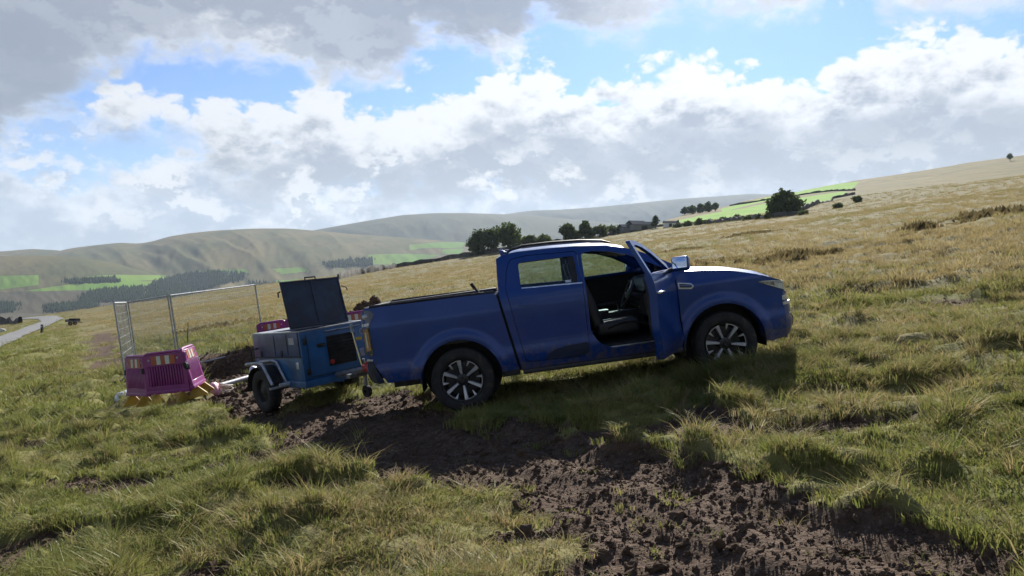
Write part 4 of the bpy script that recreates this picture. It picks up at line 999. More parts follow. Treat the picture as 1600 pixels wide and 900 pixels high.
    rb.grid(lambda u, v: (-1.17 + .30 * max(0, abs(2 * u - 1) - .62) ** 1 + .05 * v - .06 * math.sin(math.pi * v), (2 * u - 1) * .93, .50 + .25 * v), 28, 6, (.05, 0, 0)).build('rear_bumper', 'black_plastic', t)
    for s in (-1, 1):
        panel('bumper_corner', rnd([(-1.075, .50), (-1.125, .70), (-1.105, .775), (-1.06, .755), (-.94, .485), (-1.0, .475)], .02), 'paint_shadow', t, s, th=.04, off=-.004, fn=lambda x, z: bodyw(max(x, -1.1), z) - .1 * max(0, -1.02 - x))
        panel('bumper_step', [(-1.12, .768), (-1.115, .79), (-1.04, .785), (-1.045, .765)], 'alloy', t, s, th=.03, off=.004)
    MB().box((-1.14, 0, .47), (.20, .10, .07)).tube([(-1.22, 0, .45), (-1.22, 0, .53)], .016, 8).lathe([(.001, .05), (.018, .045), (.025, .025), (.018, .005), (.012, 0)], (-1.22, 0, .53), 12, 'z').build('tow_ball', 'steel_dark', t)
    # chassis
    for s in (-1, 1): MB().box((1.4, s * .45, .42), (4.6, .09, .13)).build('chassis_rail', 'steel_dark', t)
    ax = MB().tube([(0, -.8, RW), (0, .8, RW)], .05, 10).lathe([(.02, -.14), (.13, -.08), (.13, .08), (.02, .14)], (0, 0, RW), 14); ax.build('rear_axle', 'steel_dark', t)
    MB().tube([(WBASE, -.8, RW), (WBASE, .8, RW)], .04, 10).build('front_axle', 'steel_dark', t)
    MB().box((1.65, 0, .52), (2.15, 1.70, .10)).build('floor_pan', 'dark_trim', t, bevel=.02)
    MB().box((3.25, 0, .72), (1.0, .95, .55)).build('engine_bay', 'dark_trim', t, bevel=.03)
    MB().tube([(-.2, .55, .38), (-.9, .60, .40), (-1.12, .6, .42)], .035, 10).build('exhaust_pipe', 'steel_dark', t)
    # cabin
    d = MB().grid(lambda u, v: (2.34 + .46 * u + .02 * math.sin(math.pi * v), (2 * v - 1) * .78, 1.10 + .20 * math.sin(.5 * math.pi * min(1, u * 2.2 + .15)) + .02 * u), 12, 12).build('dashboard', 'leather', t)
    MB().box((2.47, 0, .98), (.26, 1.50, .30)).build('dashboard_fascia', 'dark_trim', d, bevel=.04)
    MB().box((2.335, 0, 1.20), (.03, .30, .17), Matrix.Rotation(R(-15), 3, 'Y')).build('dash_screen', 'dark_trim', d, bevel=.008)
    MB().tube([(2.34, -.3, .93), (2.34, .3, .93), (2.34, .68, .94)], .009, 6).build('dash_trim', 'chrome', d)
    sw = thing_part('steering_wheel', t, (2.20, -.38, 1.13)); sw.rotation_euler = (0, R(-62), 0)
    ring = [(.185 * math.cos(2 * math.pi * k / 28), .185 * math.sin(2 * math.pi * k / 28), 0) for k in range(29)]
    MB().tube(ring, .016, 8, False).build('wheel_rim', 'leather', sw)
    MB().box((0, 0, -.02), (.13, .17, .05)).build('airbag_cover', 'leather', sw, bevel=.02)
    for k in range(3):
        a = R((0, 180, 270)[k] + 90); MB().tube([(.05 * math.cos(a), .05 * math.sin(a), -.01), (.18 * math.cos(a), .18 * math.sin(a), 0)], .012, 6).build('wheel_spoke', 'alloy', sw)
    MB().tube([(2.22, -.38, 1.11), (2.50, -.38, .98)], .035, 8).build('steering_column', 'dark_trim', t)
    MB().box((1.95, 0, .80), (.95, .20, .20)).build('centre_console', 'dark_trim', t, bevel=.03)
    MB().box((1.80, 0, .915), (.34, .19, .05)).build('armrest', 'leather', t, bevel=.02)
    MB().tube([(2.12, 0, .9), (2.10, 0, 1.02)], .018, 8).build('gear_lever', 'chrome', t)
    bs = thing_part('rear_bench', t, (1.0, 0, .62))
    MB().box((.16, 0, .12), (.50, 1.36, .18)).build('cushion', 'leather', bs, bevel=.05, seg=3)
    MB().box((-.15, 0, .46), (.15, 1.36, .62), Matrix.Rotation(R(-14), 3, 'Y')).build('backrest', 'leather', bs, bevel=.05, seg=3)
    MB().box((2.20, 0, 1.635), (.03, .22, .06)).build('interior_mirror', 'dark_trim', t, bevel=.01)
    sv = MB().box((2.12, -.36, 1.655), (.20, .40, .02), Matrix.Rotation(R(18), 3, 'Y')).build('sun_visor', 'headliner', t, bevel=.008)
    MB().box((2.12, .36, 1.655), (.20, .40, .02), Matrix.Rotation(R(18), 3, 'Y')).build('sun_visor', 'headliner', t, bevel=.008)
    # near sill tread and seat side trim catching the light
    MB().box((2.10, -.865, .535), (.80, .07, .012)).build('sill_tread', 'alloy', t, bevel=.004)
    MB().grid(lambda u, v: (1.86 + .50 * u, -.645 - .01 * v, .68 + .10 * math.sin(math.pi * (.15 + .7 * u)) + .02 * v), 10, 2, (0, .01, 0)).build('seat_side_trim', 'black_plastic', t)
    # front doors: the far one closed, the near one swung open on its front hinges
    for s in (-1, 1):
        hx, hy = 2.70, s * .925
        d = panel('front_door', fdd, PB, t, s, [fwin], th=.05, org=(hx, hy, 0), inner=lambda x, z: .05 if z > 1.36 else .085)
        d.location = (hx, hy, 0); d.rotation_euler = (0, 0, R(66) if s < 0 else 0)
        if s < 0: d['label'] = 'open driver door'
        og = (hx, hy, 0)
        panel('door_trim', rnd([(1.68, 1.34), (1.665, .80), (1.74, .66), (1.86, .56), (2.54, .54), (2.62, .62), (2.645, 1.0), (2.65, 1.30), (2.56, 1.345)], .06), 'dark_trim', d, s, th=.035, off=-.088, org=og)
        MB().box((-.48, -s * .14, .95), (.62, .07, .06)).build('door_armrest', 'leather', d, bevel=.02)
        panel('belt_moulding', [(1.70, 1.372), (1.70, 1.386), (2.55, 1.352), (2.55, 1.338)], 'chrome', d, s, th=.008, off=.008, org=og)
        h = MB().tube([(1.70 - hx, s * .952 - hy, 1.165), (1.72 - hx, s * .985 - hy, 1.168), (1.80 - hx, s * .990 - hy, 1.166), (1.89 - hx, s * .985 - hy, 1.158), (1.92 - hx, s * .952 - hy, 1.152)], [.012, .015, .016, .015, .012], 8).build('handle', 'chrome', d)
        if s > 0: panel('window_pane', fwin, 'glass_side', d, s, th=.005, off=-.018, org=og)
        else: panel('window_pane', [(1.71, 1.37), (1.71, 1.392), (2.50, 1.368), (2.52, 1.35)], 'glass_side', d, s, th=.005, off=-.018, org=og)
        # wing mirror
        mx, my, mz = 2.50 - hx, s * 1.075 - hy, 1.43
        tl_ = Matrix.Rotation(R(14), 3, 'Y')
        MB().box((mx, my, mz), (.12, .205, .17), tl_).build('mirror_housing', PB, d, bevel=.04, seg=3)
        MB().box((mx - .066, my, mz + .018), (.008, .17, .13), tl_).build('mirror_glass', 'mirror_glass', d, bevel=.003)
        MB().tube([(2.55 - hx, s * .90 - hy, 1.36), (2.52 - hx, s * 1.0 - hy, 1.38)], .028, 8).build('mirror_arm', 'black_plastic', d)
        for z in (.72, 1.12):
            MB().box((-.015, -s * .03, z), (.07, .06, .07)).build('hinge', 'steel_dark', d, bevel=.01)
    for cx in (0, WBASE):
        for s in (-1, 1): wheel_parts(t, cx, s, s * .80, spin=4 if cx == 0 else 20)
    return t
truck = build_truck()
# black strut lying over the bed rail
def lw(x, y, z):
    """truck coordinates to world"""
    return truck_m @ Vector((x, y, z))
bpy.context.view_layer.update(); truck_m = truck.matrix_world.copy()
tool = thing('shovel_handle', 'black tool handle sticking up over the pickup bed rail', 'tool', lw(.10, -.55, .89), (truck_m.to_quaternion()))
MB().tube([(.35, -.05, .05), (.30, -.05, .40), (.16, -.05, .615)], .016, 8).build('shaft', 'black_plastic', tool)
MB().tube([(.185, -.05, .575), (.145, -.05, .64)], .022, 8).build('grip', 'rubber', tool)
# ---------------------------------------------------------------- slope frame for things standing on the hillside
def stand(x, y, yaw, full=1.0, z=None):
    n = Vector((-.135 * full, -.0156 * full, 1)).normalized(); f = Vector((math.cos(yaw), math.sin(yaw), 0)); f = (f - n * f.dot(n)).normalized(); l = n.cross(f)
    m = Matrix((f, l, n)).transposed(); return m
# ---------------------------------------------------------------- towed compressor
mat('paint_cab', (.015, .100, .255), .42, .0, var=.2, scale=3, coat=.25, dirt=((.12, .10, .085), .45, 2.5))
mat('paint_side', (.030, .055, .160), .45, .0, var=.25, scale=4, coat=.2, dirt=((.16, .13, .15), .5, 3))
mat('lid_dark', (.010, .022, .048), .6, .0, var=.3, scale=5, dirt=((.06, .06, .06), .3, 5))
mat('galvanised', (.34, .36, .38), .5, .7, var=.2, scale=10, dirt=((.20, .18, .15), .4, 6))
mat('galv_dull', (.40, .42, .45), .55, .5, var=.2, scale=3)
mat('red_cast', (.42, .03, .025), .45, .0, var=.2, dirt=((.05, .04, .03), .4, 8))
mat('engine_black', (.02, .02, .02), .7, .2, var=.3)
mat('yellow_sticker', (.50, .36, .04), .6, var=.2, scale=30)
mat('tag_white', (.32, .33, .36), .7, var=.1)
def build_compressor():
    f = Vector((.69, -.724, 0)).normalized(); yaw = math.atan2(f.y, f.x)
    ax, ay = -3.10, 12.05; rot = stand(ax, ay, yaw)
    t = thing('towed_compressor', 'blue towed site compressor with its dark lid propped open', 'compressor', (ax, ay, float(macro(ax, ay)) - .05), rot)
    L0, L1, W = -.62, .90, 1.10; Z0, Z1 = .46, 1.16
    MB().box(((L0 + L1) / 2, 0, Z0 - .05), (L1 - L0 + .10, W + .06, .10)).build('chassis_tray', 'paint_cab', t, bevel=.012)
    # body sides as separate panels round a hollow engine space
    MB().box((L1 - .02, 0, (Z0 + Z1) / 2), (.04, W, Z1 - Z0)).build('front_panel', 'paint_cab', t, bevel=.012)
    MB().box((L0 + .02, 0, (Z0 + Z1) / 2), (.04, W, Z1 - Z0)).build('rear_panel', 'paint_cab', t, bevel=.012)
    for s in (-1, 1):
        MB().box(((L0 + L1) / 2, s * (W / 2 - .02), Z0 + .17), (L1 - L0 - .085, .04, .34)).build('lower_side_panel', 'paint_cab', t, bevel=.01)
        u = MB().box(((L0 + L1) / 2, s * (W / 2 - .008), Z0 + .525), (L1 - L0 - .085, .04, .345)).build('upper_side_panel', 'paint_side', t, bevel=.01)
        for x in (.12, .52): MB().box((x, s * (W / 2 + .014), Z0 + .53), (.012, .008, .30)).build('panel_seam', 'lid_dark', u)
        MB().box((.74, s * (W / 2 + .006), Z0 + .22), (.08, .012, .10)).build('side_marker', 'lamp_clear', t, bevel=.004)
        MB().box(((L0 + L1) / 2, s * (W / 2 + .012), Z0 + .345), (L1 - L0 - .04, .012, .018)).build('side_trim', 'lid_dark', t)
    d = MB().box((L1 + .008, .02, Z0 + .345), (.016, .94, .60)).build('front_door', 'paint_cab', t, bevel=.006)
    for a, b in (((-.455, .04), (-.455, .65)), ((-.455, .04), (.49, .04))):
        MB().tube([(L1 + .019, a[0], Z0 + a[1]), (L1 + .019, b[0], Z0 + b[1])], .006, 5).build('door_seal', 'lid_dark', d)
    g = MB().box((L1 + .018, .09, Z0 + .36), (.012, .46, .44)).build('intake_grille', 'engine_black', d, bevel=.004)
    for k in range(9): MB().box((L1 + .027, .09, Z0 + .17 + k * .048), (.012, .44, .022), Matrix.Rotation(R(30), 3, 'Y')).build('grille_slat', 'engine_black', g)
    MB().lathe([(.001, .03), (.03, .028), (.036, .015), (.036, 0)], (L1 + .026, -.10, Z0 + .20), 16, 'x').build('red_button', 'red_cast', d)
    MB().box((L1 + .022, -.24, Z0 + .47), (.022, .13, .05)).build('door_latch', 'engine_black', d, bevel=.006)
    for z in (.12, .56): MB().box((L1 + .020, -.49, Z0 + z), (.018, .05, .09)).build('door_hinge', 'steel_dark', d, bevel=.004)
    MB().box((L1 + .0175, .42, Z0 + .25), (.003, .09, .12)).build('label_plate', 'tag_white', d)
    MB().box((L1 + .0175, .40, Z0 + .46), (.003, .10, .05)).build('label_plate', 'yellow_sticker', d)
    for s in (-1, 1):
        for x in (-.35, .32): MB().box((x, s * (W / 2 + .018), Z0 + .40), (.06, .016, .09)).build('latch', 'steel_dark', t, bevel=.004)
        MB().box((.66, s * (W / 2 + .0135), Z0 + .58), (.16, .003, .10)).build('label_plate', 'tag_white', t)
    MB().tube([(L1 + .03, -.16, Z0 + .655), (L1 + .035, .05, Z0 + .66), (L1 + .035, .18, Z0 + .655), (L1 + .03, .44, Z0 + .665)], .010, 6).build('lid_stay', 'galvanised', t)
    MB().lathe([(.028, .02), (.046, .018), (.05, 0), (.05, -.01)], (L1 + .005, .46, Z0 + .56), 18, 'x').build('lifting_eye', 'galvanised', t)
    MB().box(((L0 + .30), 0, Z1 + .006), (.60, W - .02, .035)).build('rear_deck', 'galv_dull', t, bevel=.008)
    for s in (-1, 1): MB().box((.30, s * (W / 2 - .012), Z1 + .010), (L1 - L0 - .36, .045, .022)).build('top_rail', 'galv_dull', t, bevel=.005)
    MB().box((L1 - .02, 0, Z1 + .012), (.05, W, .022)).build('top_rail', 'galv_dull', t, bevel=.005)
    e = MB().box((.25, 0, Z0 + .28), (.70, .62, .50)).tube([(.1, -.15, Z0 + .5), (.1, -.15, Z1 - .06)], .07, 12).build('engine', 'engine_black', t, bevel=.03)
    # lid standing up across the body
    lid = thing_part('lid', t, (.62, -.06, Z1 + .03)); lid.rotation_euler = (R(-1.5), R(-13), 0)
    MB().box((0, .02, .37), (.022, .98, .72)).build('lid_skin', 'lid_dark', lid, bevel=.012)
    for y in (-.45, .02, .49): MB().box((.014, y, .37), (.012, .025, .69)).build('lid_rib', 'lid_dark', lid, bevel=.005)
    for z in (.03, .71): MB().box((.014, .02, z), (.014, .96, .022)).build('lid_edge', 'lid_dark', lid, bevel=.005)
    MB().tube([(0, -.05, .73), (.0, -.05, .765), (0, .12, .765), (0, .12, .73)], .012, 6).build('lid_handle', 'engine_black', lid)
    MB().tube([(0, .53, .58), (.01, .60, .55), (.01, .615, .50)], .010, 6).build('lid_catch', 'engine_black', lid)
    MB().tube([(0, -.49, .58), (.0, -.525, .57), (.0, -.53, .50)], .012, 6).build('lid_catch', 'engine_black', lid)
    # running gear
    for s in (-1, 1):
        w = thing_part('wheel', t, (-.10, s * .68, .325)); r = .325
        MB().lathe([(.19, .075), (.21, .088), (.27, .092), (.31, .08), (r, .06), (r, .03), (r - .012, .026), (r - .012, .014), (r, .01), (r, -.01), (r - .012, -.014), (r - .012, -.026), (r, -.03), (r, -.06), (.31, -.08), (.27, -.092), (.21, -.088), (.19, -.075)], n=40).build('tyre', 'rubber', w, angle=50)
        MB().lathe([(.195, s * .08), (.18, s * .07), (.165, s * .02), (.09, s * .035), (.05, s * .06), (.001, s * .062)], n=28).build('rim', 'steel_dark', w)
        mg = MB().grid(lambda u, v: (-.10 + .395 * math.cos(R(20 + 160 * u)), s * (.57 + .23 * v), .325 + .375 * math.sin(R(20 + 160 * u))), 18, 3, (0, 0, -.008)).build('mudguard', 'steel_dark', t)
        MB().tube([(-.42, s * .80, .74), (.02, s * .80, .76), (.14, s * .80, .74), (.38, s * .80, .44)], .028, 4).build('guard_frame', 'galvanised', t, smooth=False)
        MB().tube([(-.42, s * .58, .74), (.02, s * .58, .76), (.14, s * .58, .74), (.38, s * .58, .44)], .022, 4).build('guard_frame', 'galvanised', t, smooth=False)
        MB().box((.44, s * .66, .40), (.05, .44, .035)).build('lamp_bar', 'galvanised', t, bevel=.006)
        MB().box((.47, s * .66, .43), (.03, .17, .05)).build('lamp', 'lamp_clear', t, bevel=.008)
        MB().tube([(-.45, s * .56, .95), (-.50, s * .66, .94), (-.50, s * .66, .70), (-.45, s * .56, .69)], .014, 6).build('grab_handle', 'engine_black', t)
    MB().tube([(-.10, -.66, .325), (-.10, .66, .325)], .035, 8).build('axle', 'steel_dark', t)
    MB().box((L1 + .02, -.0, .40), (.05, .09, .12)).box((L1 + .02, .03, .445), (.06, .10, .10)).build('hitch_plate', 'paint_cab', t, bevel=.008)
    # drawbar reaching to the tow ball
    inv = (Matrix.Translation(t.location) @ rot.to_4x4()).inverted(); ball = inv @ lw(-1.22, 0, .57)
    MB().tube([(.5, 0, .40), (1.25, ball.y * .45, ball.z * .5 + .20), (ball.x - .28, ball.y * .85, ball.z - .005)], [.05, .045, .04], 4).build('drawbar', 'galvanised', t, smooth=False)
    bx, by, bz = ball; k = Vector((ball.x - 1.1, ball.y, 0)).normalized()
    hd = MB().tube([ball - k * .34 + Vector((0, 0, .0)), ball - k * .12 + Vector((0, 0, .01)), ball + k * .04], [.055, .06, .045], 10).build('coupling_head', 'red_cast', t)
    MB().tube([ball - k * .30 + Vector((0, 0, .05)), ball - k * .10 + Vector((0, 0, .12)), ball + k * .02 + Vector((0, 0, .13))], [.02, .022, .016], 8).build('coupling_lever', 'red_cast', hd)
    hb = ball - k * .42
    MB().tube([hb + Vector((0, 0, .04)), hb + Vector((-.06, -.02, .36)), hb + Vector((-.09, -.03, .54))], [.022, .020, .014], 8).build('handbrake_lever', 'chrome', t)
    MB().tube([hb + Vector((-.085, -.03, .50)), hb + Vector((-.10, -.03, .62))], [.028, .02], 8).build('lever_grip', 'galvanised', t)
    jk = ball - k * .62
    MB().box(jk + Vector((0, 0, -.10)), (.10, .34, .06)).build('drawbar_crosspiece', 'galvanised', t, bevel=.008)
    MB().tube([jk + Vector((0, .10, .10)), jk + Vector((0, .10, -.34))], .028, 10).build('jockey_leg', 'galvanised', t)
    MB().lathe([(.03, -.03), (.085, -.028), (.09, 0), (.085, .028), (.03, .03)], jk + Vector((0, .10, -.36)), 20).build('jockey_wheel', 'rubber', t)
    return t
compressor = build_compressor()

# ---------------------------------------------------------------- plastic barriers
mat('magenta', (.215, .015, .165), .42, var=.12, scale=4, dirt=((.20, .12, .14), .35, 5), coat=.15)
mat('yellow_foot', (.46, .28, .03), .55, var=.15, scale=6, dirt=((.20, .15, .09), .4, 8))
mat('stripe_red', (.36, .085, .04), .5, var=.1); mat('stripe_white', (.48, .52, .48), .45, var=.08)
def build_barrier():
    W, H = .90, .68
    t = thing('plastic_barrier', '', 'barrier')
    p = MB()
    z0 = .17
    p.box((0, 0, z0 + .07), (W, .045, .14)); p.box((0, 0, z0 + H - .10), (W, .045, .20))
    for s in (-1, 1): p.box((s * (W / 2 - .045), 0, z0 + .31), (.09, .045, .36))
    n = 13
    for k in range(n): p.box((-W / 2 + .12 + (W - .24) * k / (n - 1), 0, z0 + .31), (.034, .040, .36))
    p.build('panel', 'magenta', t, bevel=.008, seg=1)
    MB().box((0, .014, z0 + .31), (W - .19, .006, .36)).build('web', 'magenta', t)
    MB().box((0, 0, z0 + .03), (W + .02, .075, .06)).build('base_rail', 'magenta', t, bevel=.015)
    MB().tube([(-W / 2 + .05, 0, z0 + H), (-W / 2 + .12, 0, z0 + H + .025), (W / 2 - .12, 0, z0 + H + .025), (W / 2 - .05, 0, z0 + H)], .024, 8).build('top_rail', 'magenta', t)
    b = MB().box((0, -.027, z0 + H - .10), (.50, .008, .15)).build('reflective_board', 'stripe_red', t)
    for k in (-1, 1): MB().box((k * .09 + .0, -.033, z0 + H - .10), (.085, .006, .145)).build('reflective_stripe', 'stripe_white', b)
    for k in (-1, 1):
        MB().lathe([(.001, .012), (.016, .010), (.02, 0)], (k * .30, -.034, z0 + H - .085), 12).build('reflector', 'stripe_white', t)
        MB().box((k * (W / 2 + .005), 0, z0 + .42), (.06, .06, .10)).build('link_clip', 'engine_black', t, bevel=.01)
        fm = MB()
        fm.prism([(-.16, 0), (-.16, .03), (-.04, .19), (.04, .19), (.16, .03), (.16, 0)], -.022, .022, lambda q: (k * .27 + q[1], q[0], q[2]))
        fm.build('foot', 'yellow_foot', t, bevel=.008, seg=1)
    return t
bar0 = build_barrier(); first = [True]
def put_barrier(x, y, yaw, label, lean=0, group='magenta barriers round the dig', dz=0):
    o = bar0 if first[0] else copy_tree(bar0); first[0] = False
    m = stand(x, y, R(yaw)) @ Matrix.Rotation(R(lean), 3, 'X'); o.location = (x, y, max(float(macro(x, y)), gz(x, y) if y < 16 else -99) + .03 + dz); o.rotation_mode = 'QUATERNION'; o.rotation_quaternion = m.to_quaternion(); tag(o, label, 'barrier', group); return o
put_barrier(-5.84, 13.2, -17, 'magenta barrier facing the camera beside the trench')
put_barrier(-6.58, 13.62, -42, 'magenta barrier left of its row behind the white bag', -4)
put_barrier(-5.42, 13.5, 100, 'magenta barrier turned edge on nearest the pink bag', -9)
put_barrier(-6.55, 21.3, 50, 'leftmost magenta barrier behind the compressor, end on', 3)
put_barrier(-5.75, 21.4, 14, 'magenta barrier behind the compressor left of the lid', 2)
put_barrier(-4.80, 21.0, 8, 'magenta barrier hidden mostly behind the raised lid')
put_barrier(-4.05, 20.2, 8, 'magenta barrier showing between lid and pickup tailgate')

# ---------------------------------------------------------------- mesh fence
def fence_panel(a, b, label, bow=0):
    (ax, ay), (bx, by) = a, b; dx, dy = bx - ax, by - ay; Wp = math.hypot(dx, dy); yaw = math.atan2(dy, dx)
    za, zb = float(macro(ax, ay)), float(macro(bx, by)); nrm = Vector((-.135, -.0156, 1)).normalized()
    f = Vector((dx, dy, zb - za)).normalized(); l = nrm.cross(f).normalized(); n = f.cross(l)
    t = thing('mesh_fence_panel', label, 'fence', (ax, ay, za), Matrix((f, l, n)).transposed(), 'mesh fence panels round the dig'); H = 2.0; Wp *= 1.0
    for x in (0.02, Wp - .02): MB().tube([(x, 0, -.05), (x, 0, H)], .021, 8).build('post', 'galvanised', t)
    for z in (.14, H - .02): MB().tube([(0.0, 0, z), (Wp, 0, z)], .019, 8).build('rail', 'galvanised', t)
    m = MB()
    for k in range(1, int(Wp / .075)): m.tube([(k * .075, 0, .14), (k * .075, 0, H - .02)], .0026, 3, False)
    for k in range(9): z = .30 + k * .2; m.tube([(0, 0, z), (Wp, 0, z)], .0026, 3, False)
    o = m.build('wire_mesh', 'galv_dull', t, smooth=False); o['kind'] = 'stuff'
    MB().box((0, 0, .02), (.22, .60, .13)).build('foot_block', 'rubber', t, bevel=.02)
    return t
fence_panel((-9.50, 19.0), (-10.80, 22.2), 'galvanised mesh fence panel seen almost edge on at left')
fence_panel((-10.75, 22.2), (-8.42, 19.55), 'galvanised mesh fence panel behind the magenta barriers')
fence_panel((-8.35, 19.5), (-7.20, 22.6), 'galvanised mesh fence panel behind the dug trench')

# ---------------------------------------------------------------- loose things round the dig
mat('white_poly', (.62, .66, .72), .45, var=.1, scale=12, bump=.5, bscale=14); mat('pink_poly', (.62, .30, .36), .5, var=.15, scale=12, bump=.5, bscale=16)
mat('rope_fibre', (.62, .56, .46), .9, var=.2, scale=40); mat('pipe_grey', (.36, .37, .40), .5, var=.15, scale=6)
def lump(name, x, y, r, sq, m, label, cat, seed, dz=.0):
    bm = bmesh.new(); bmesh.ops.create_icosphere(bm, subdivisions=4, radius=1); g = random.Random(seed); ph = [g.uniform(0, 6) for _ in range(9)]
    for v in bm.verts:
        n = v.co.normalized(); k = 1 + .10 * math.sin(3 * n.x + ph[0]) * math.sin(4 * n.y + ph[1]) + .05 * math.sin(9 * n.x + ph[2] + 4 * n.z) + .035 * math.sin(15 * n.y + ph[3] + 8 * n.x) + .03 * abs(math.sin(11 * n.z + 5 * n.x + ph[4]))
        v.co = Vector((n.x * r * sq[0], n.y * r * sq[1], max(-.35, n.z) * r * sq[2])) * k
    me = bpy.data.meshes.new(name); bm.to_mesh(me); bm.free(); me.polygons.foreach_set('use_smooth', [True] * len(me.polygons)); me.materials.append(MAT[m])
    o = bpy.data.objects.new(name, me); C.objects.link(o); o.location = (x, y, gz(x, y) + r * .3 + dz); o.rotation_euler = (0, R(-8), seed)
    return tag(o, label, cat)
bx_, by_ = ray(197, 632)
lump('plastic_bag', bx_, by_, .20, (1.1, .8, .8), 'white_poly', 'shiny white plastic bag lying left of the barriers', 'bag', 3)
bx_, by_ = ray(333, 616)
lump('plastic_bag', bx_, by_, .17, (1, .8, 1), 'pink_poly', 'pink plastic bag on the soil beside the rope', 'bag', 5, .03)
def rope(x, y):
    g = random.Random(4); P = []; a = 0; z0 = gz(x, y)
    for k in range(150):
        a += .42; r = .12 + .06 * math.sin(k * .37) + g.uniform(-.01, .01); P.append((r * math.cos(a) * 1.1, r * math.sin(a) * .8, .03 + .11 * abs(math.sin(k * .11)) + .0005 * k + g.uniform(0, .015)))
    o = MB().tube(P, .012, 6).build('rope', 'rope_fibre'); o.location = (x, y, z0); tag(o, 'tangled heap of pale rope beside the pink bag', 'rope')
rx, ry = ray(346, 613); rope(rx, ry)
px_, py_ = ray(343, 606); qx, qy = ray(398, 590)
P = [Vector((px_ + (qx - px_) * k / 6, py_ + (qy - py_) * k / 6, 0)) for k in range(7)]
for p in P: p.z = max(gz(p.x, p.y), float(macro(p.x, p.y)) - .05) + .09
o = MB().tube([p - P[0] for p in P], .05, 12).build('grey_pipe', 'pipe_grey'); o.location = P[0]; tag(o, 'grey plastic pipe lying beside the trench', 'pipe')
bx_, by_ = ray(396, 588)
lump('cloth', bx_, by_, .17, (.8, .6, 1.1), 'white_poly', 'crumpled pale sack behind the compressor wheel', 'sack', 8, .05)
# thin stake in the rough grass
sx, sy = ray(292, 545); o = MB().tube([(0, 0, -.1), (.02, 0, .5), (.03, .01, .95)], [.022, .02, .016], 7).build('stake', 'bark'); o.location = (sx, sy, gz(sx, sy)); tag(o, 'thin wooden stake in rough grass behind the fence', 'stake')
# roadside bollard
wx, wy = -57.0, 94.0; wx, wy = (65 - 800) / F * 88, 88.0
t = thing('bollard', 'short black marker post beside the road', 'bollard', (wx, wy, gz(wx, wy) - .05))
MB().box((0, 0, .5), (.26, .26, 1.05), taper=.85).build('post', 'black_plastic', t, bevel=.03)
MB().box((0, -.125, .78), (.14, .02, .16)).build('reflector', 'stripe_white', t, bevel=.004)
# small dark flat trailer out on the moor
wx, wy = (113 - 800) / F * 120, 120.0
t = thing('flat_trailer', 'small dark flatbed trailer standing on the moor at left', 'trailer', (wx, wy, gz(wx, wy)))
MB().box((0, 0, .62), (1.7, 1.2, .12)).build('deck', 'steel_dark', t, bevel=.02)
MB().box((0, .56, .85), (1.7, .06, .38)).build('side_board', 'steel_dark', t, bevel=.01); MB().box((-.82, 0, .80), (.06, 1.1, .3)).build('end_board', 'steel_dark', t, bevel=.01)
for s in (-1, 1): MB().lathe([(.10, -.09), (.30, -.09), (.34, -.05), (.34, .05), (.30, .09), (.10, .09)], (0, s * .66, .34), 20).build('wheel', 'rubber', t)
MB().tube([(.8, 0, .55), (1.5, 0, .45)], .05, 6).build('drawbar', 'steel_dark', t)
# pale boulder by the roadside wall
mat('boulder', (.42, .41, .38), .9, var=.2, scale=3, bump=.4)
for k, (px, row, r) in enumerate([(2, 519, .55)]):
    wx, wy = ray(px, row); lump('boulder', wx, wy, r, (1.2, .8, .8), 'boulder', 'pale boulder by the road at left edge', 'boulder', 20 + k)
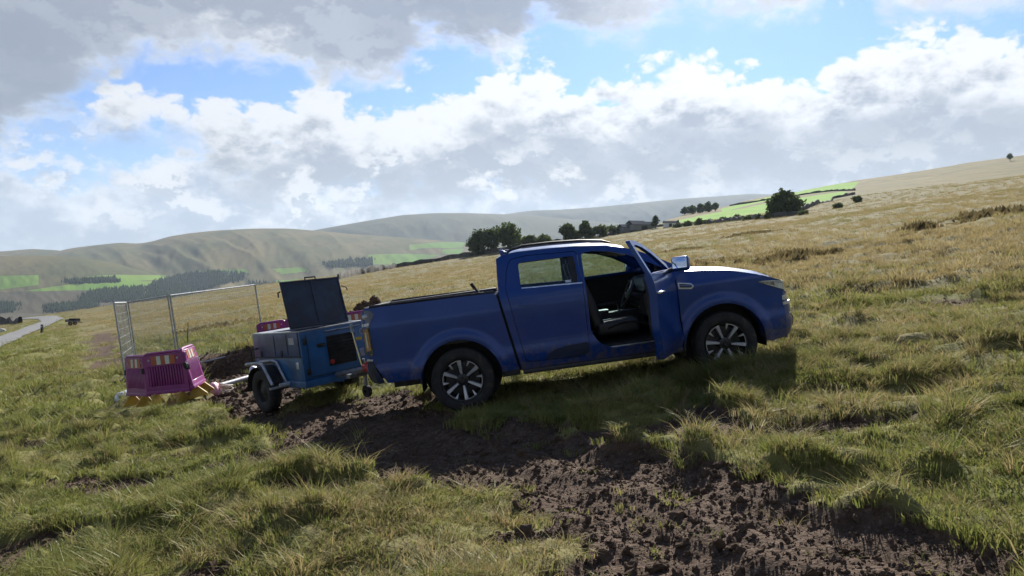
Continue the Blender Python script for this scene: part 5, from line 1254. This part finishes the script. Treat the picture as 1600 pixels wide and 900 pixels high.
# dark heather and rush clumps out on the moor
def clump(px, row, w, h, label, seed, m='heather'):
    x, y = ray(px, row); g = np.random.default_rng(seed); n = 420
    c = np.stack([g.normal(0, w * .30, n), g.normal(0, w * .16, n), np.zeros(n)], 1); c[:, 2] = macro(c[:, 0] + x, c[:, 1] + y) - float(macro(x, y)) - .05
    e = np.exp(-(c[:, 0] / (w * .42)) ** 2); hh = h * e * g.uniform(.55, 1.1, n); a = g.uniform(0, 6.28, n); ww = .05 + .02 * w
    d = np.stack([np.cos(a) * ww, np.sin(a) * ww, 0 * a], 1); tip = c + np.stack([g.normal(0, .12, n) * h, g.normal(0, .12, n) * h, hh], 1)
    mid = (c + tip) / 2; V = np.stack([c - d * .6, c + d * .6, mid + d, tip, mid - d], 1).reshape(-1, 3)
    i = np.arange(n) * 5; Fq = np.concatenate([np.stack([i, i + 1, i + 2, i + 4], 1), np.stack([i + 4, i + 2, i + 3, i + 3], 1)])
    o = len(RV); RV.extend((V + np.array([x, y, float(macro(x, y))])).tolist()); RF.extend((np.stack([i, i + 1, i + 2, i + 3, i + 4], 1) + o).tolist())
leaf_material('heather', (.110, .088, .042), (.160, .125, .060), .35)
RV = []; RF = []
for k, (px, row, w, h, l) in enumerate([(1130, 413, 9, .5, 'long dark rush clump behind the bonnet'), (1238, 407, 3.4, .75, 'tall dark rush clump right of the bonnet'), (1302, 399, 1.5, .5, 'small dark rush clump far right of the bonnet'), (1434, 362, 2.4, .9, 'lone dark rush clump high on the right moor'), (1085, 415, 5, .45, 'low dark rush clump just behind the door mirror'),
                                        (1172, 366, 7, .5, 'faint dark rush line on the slope below the round tree'), (1060, 393, 6, .5, 'dark rush streak above the open door'), (1560, 338, 8, .9, 'dark rush streak near the right edge of the moor'),
                                        (50, 555, 3.6, .45, 'dark rush clump on the verge below the road'), (520, 492, 5, .55, 'brown rush bank between fence and compressor lid'), (350, 512, 9, .55, 'broad brown rush bank behind the mesh fence')]):
    clump(px, row, w, h * .7, l, 100 + k)
tag(make_mesh('rushes', np.array(RV), np.array(RF), MAT['heather'], kind='stuff', smooth=False), 'dark rush and heather patches scattered over the moor', 'rushes')
# ---------------------------------------------------------------- air
def build_haze():
    m = bpy.data.materials.new('haze'); m.use_nodes = True; nt = m.node_tree; nt.nodes.clear(); o = nt.nodes.new('ShaderNodeOutputMaterial'); v = nt.nodes.new('ShaderNodeVolumePrincipled')
    v.inputs['Color'].default_value = (.70, .84, 1.0, 1); v.inputs['Density'].default_value = 7e-5; v.inputs['Anisotropy'].default_value = .2
    nt.links.new(v.outputs[0], o.inputs['Volume']); MAT['haze'] = m
    b = MB().box((0, 2900, 290), (15000, 9200, 780)); ob = b.build('haze', 'haze', smooth=False); tag(ob, 'pale blue haze over the fells', 'haze', kind='stuff')
build_haze()
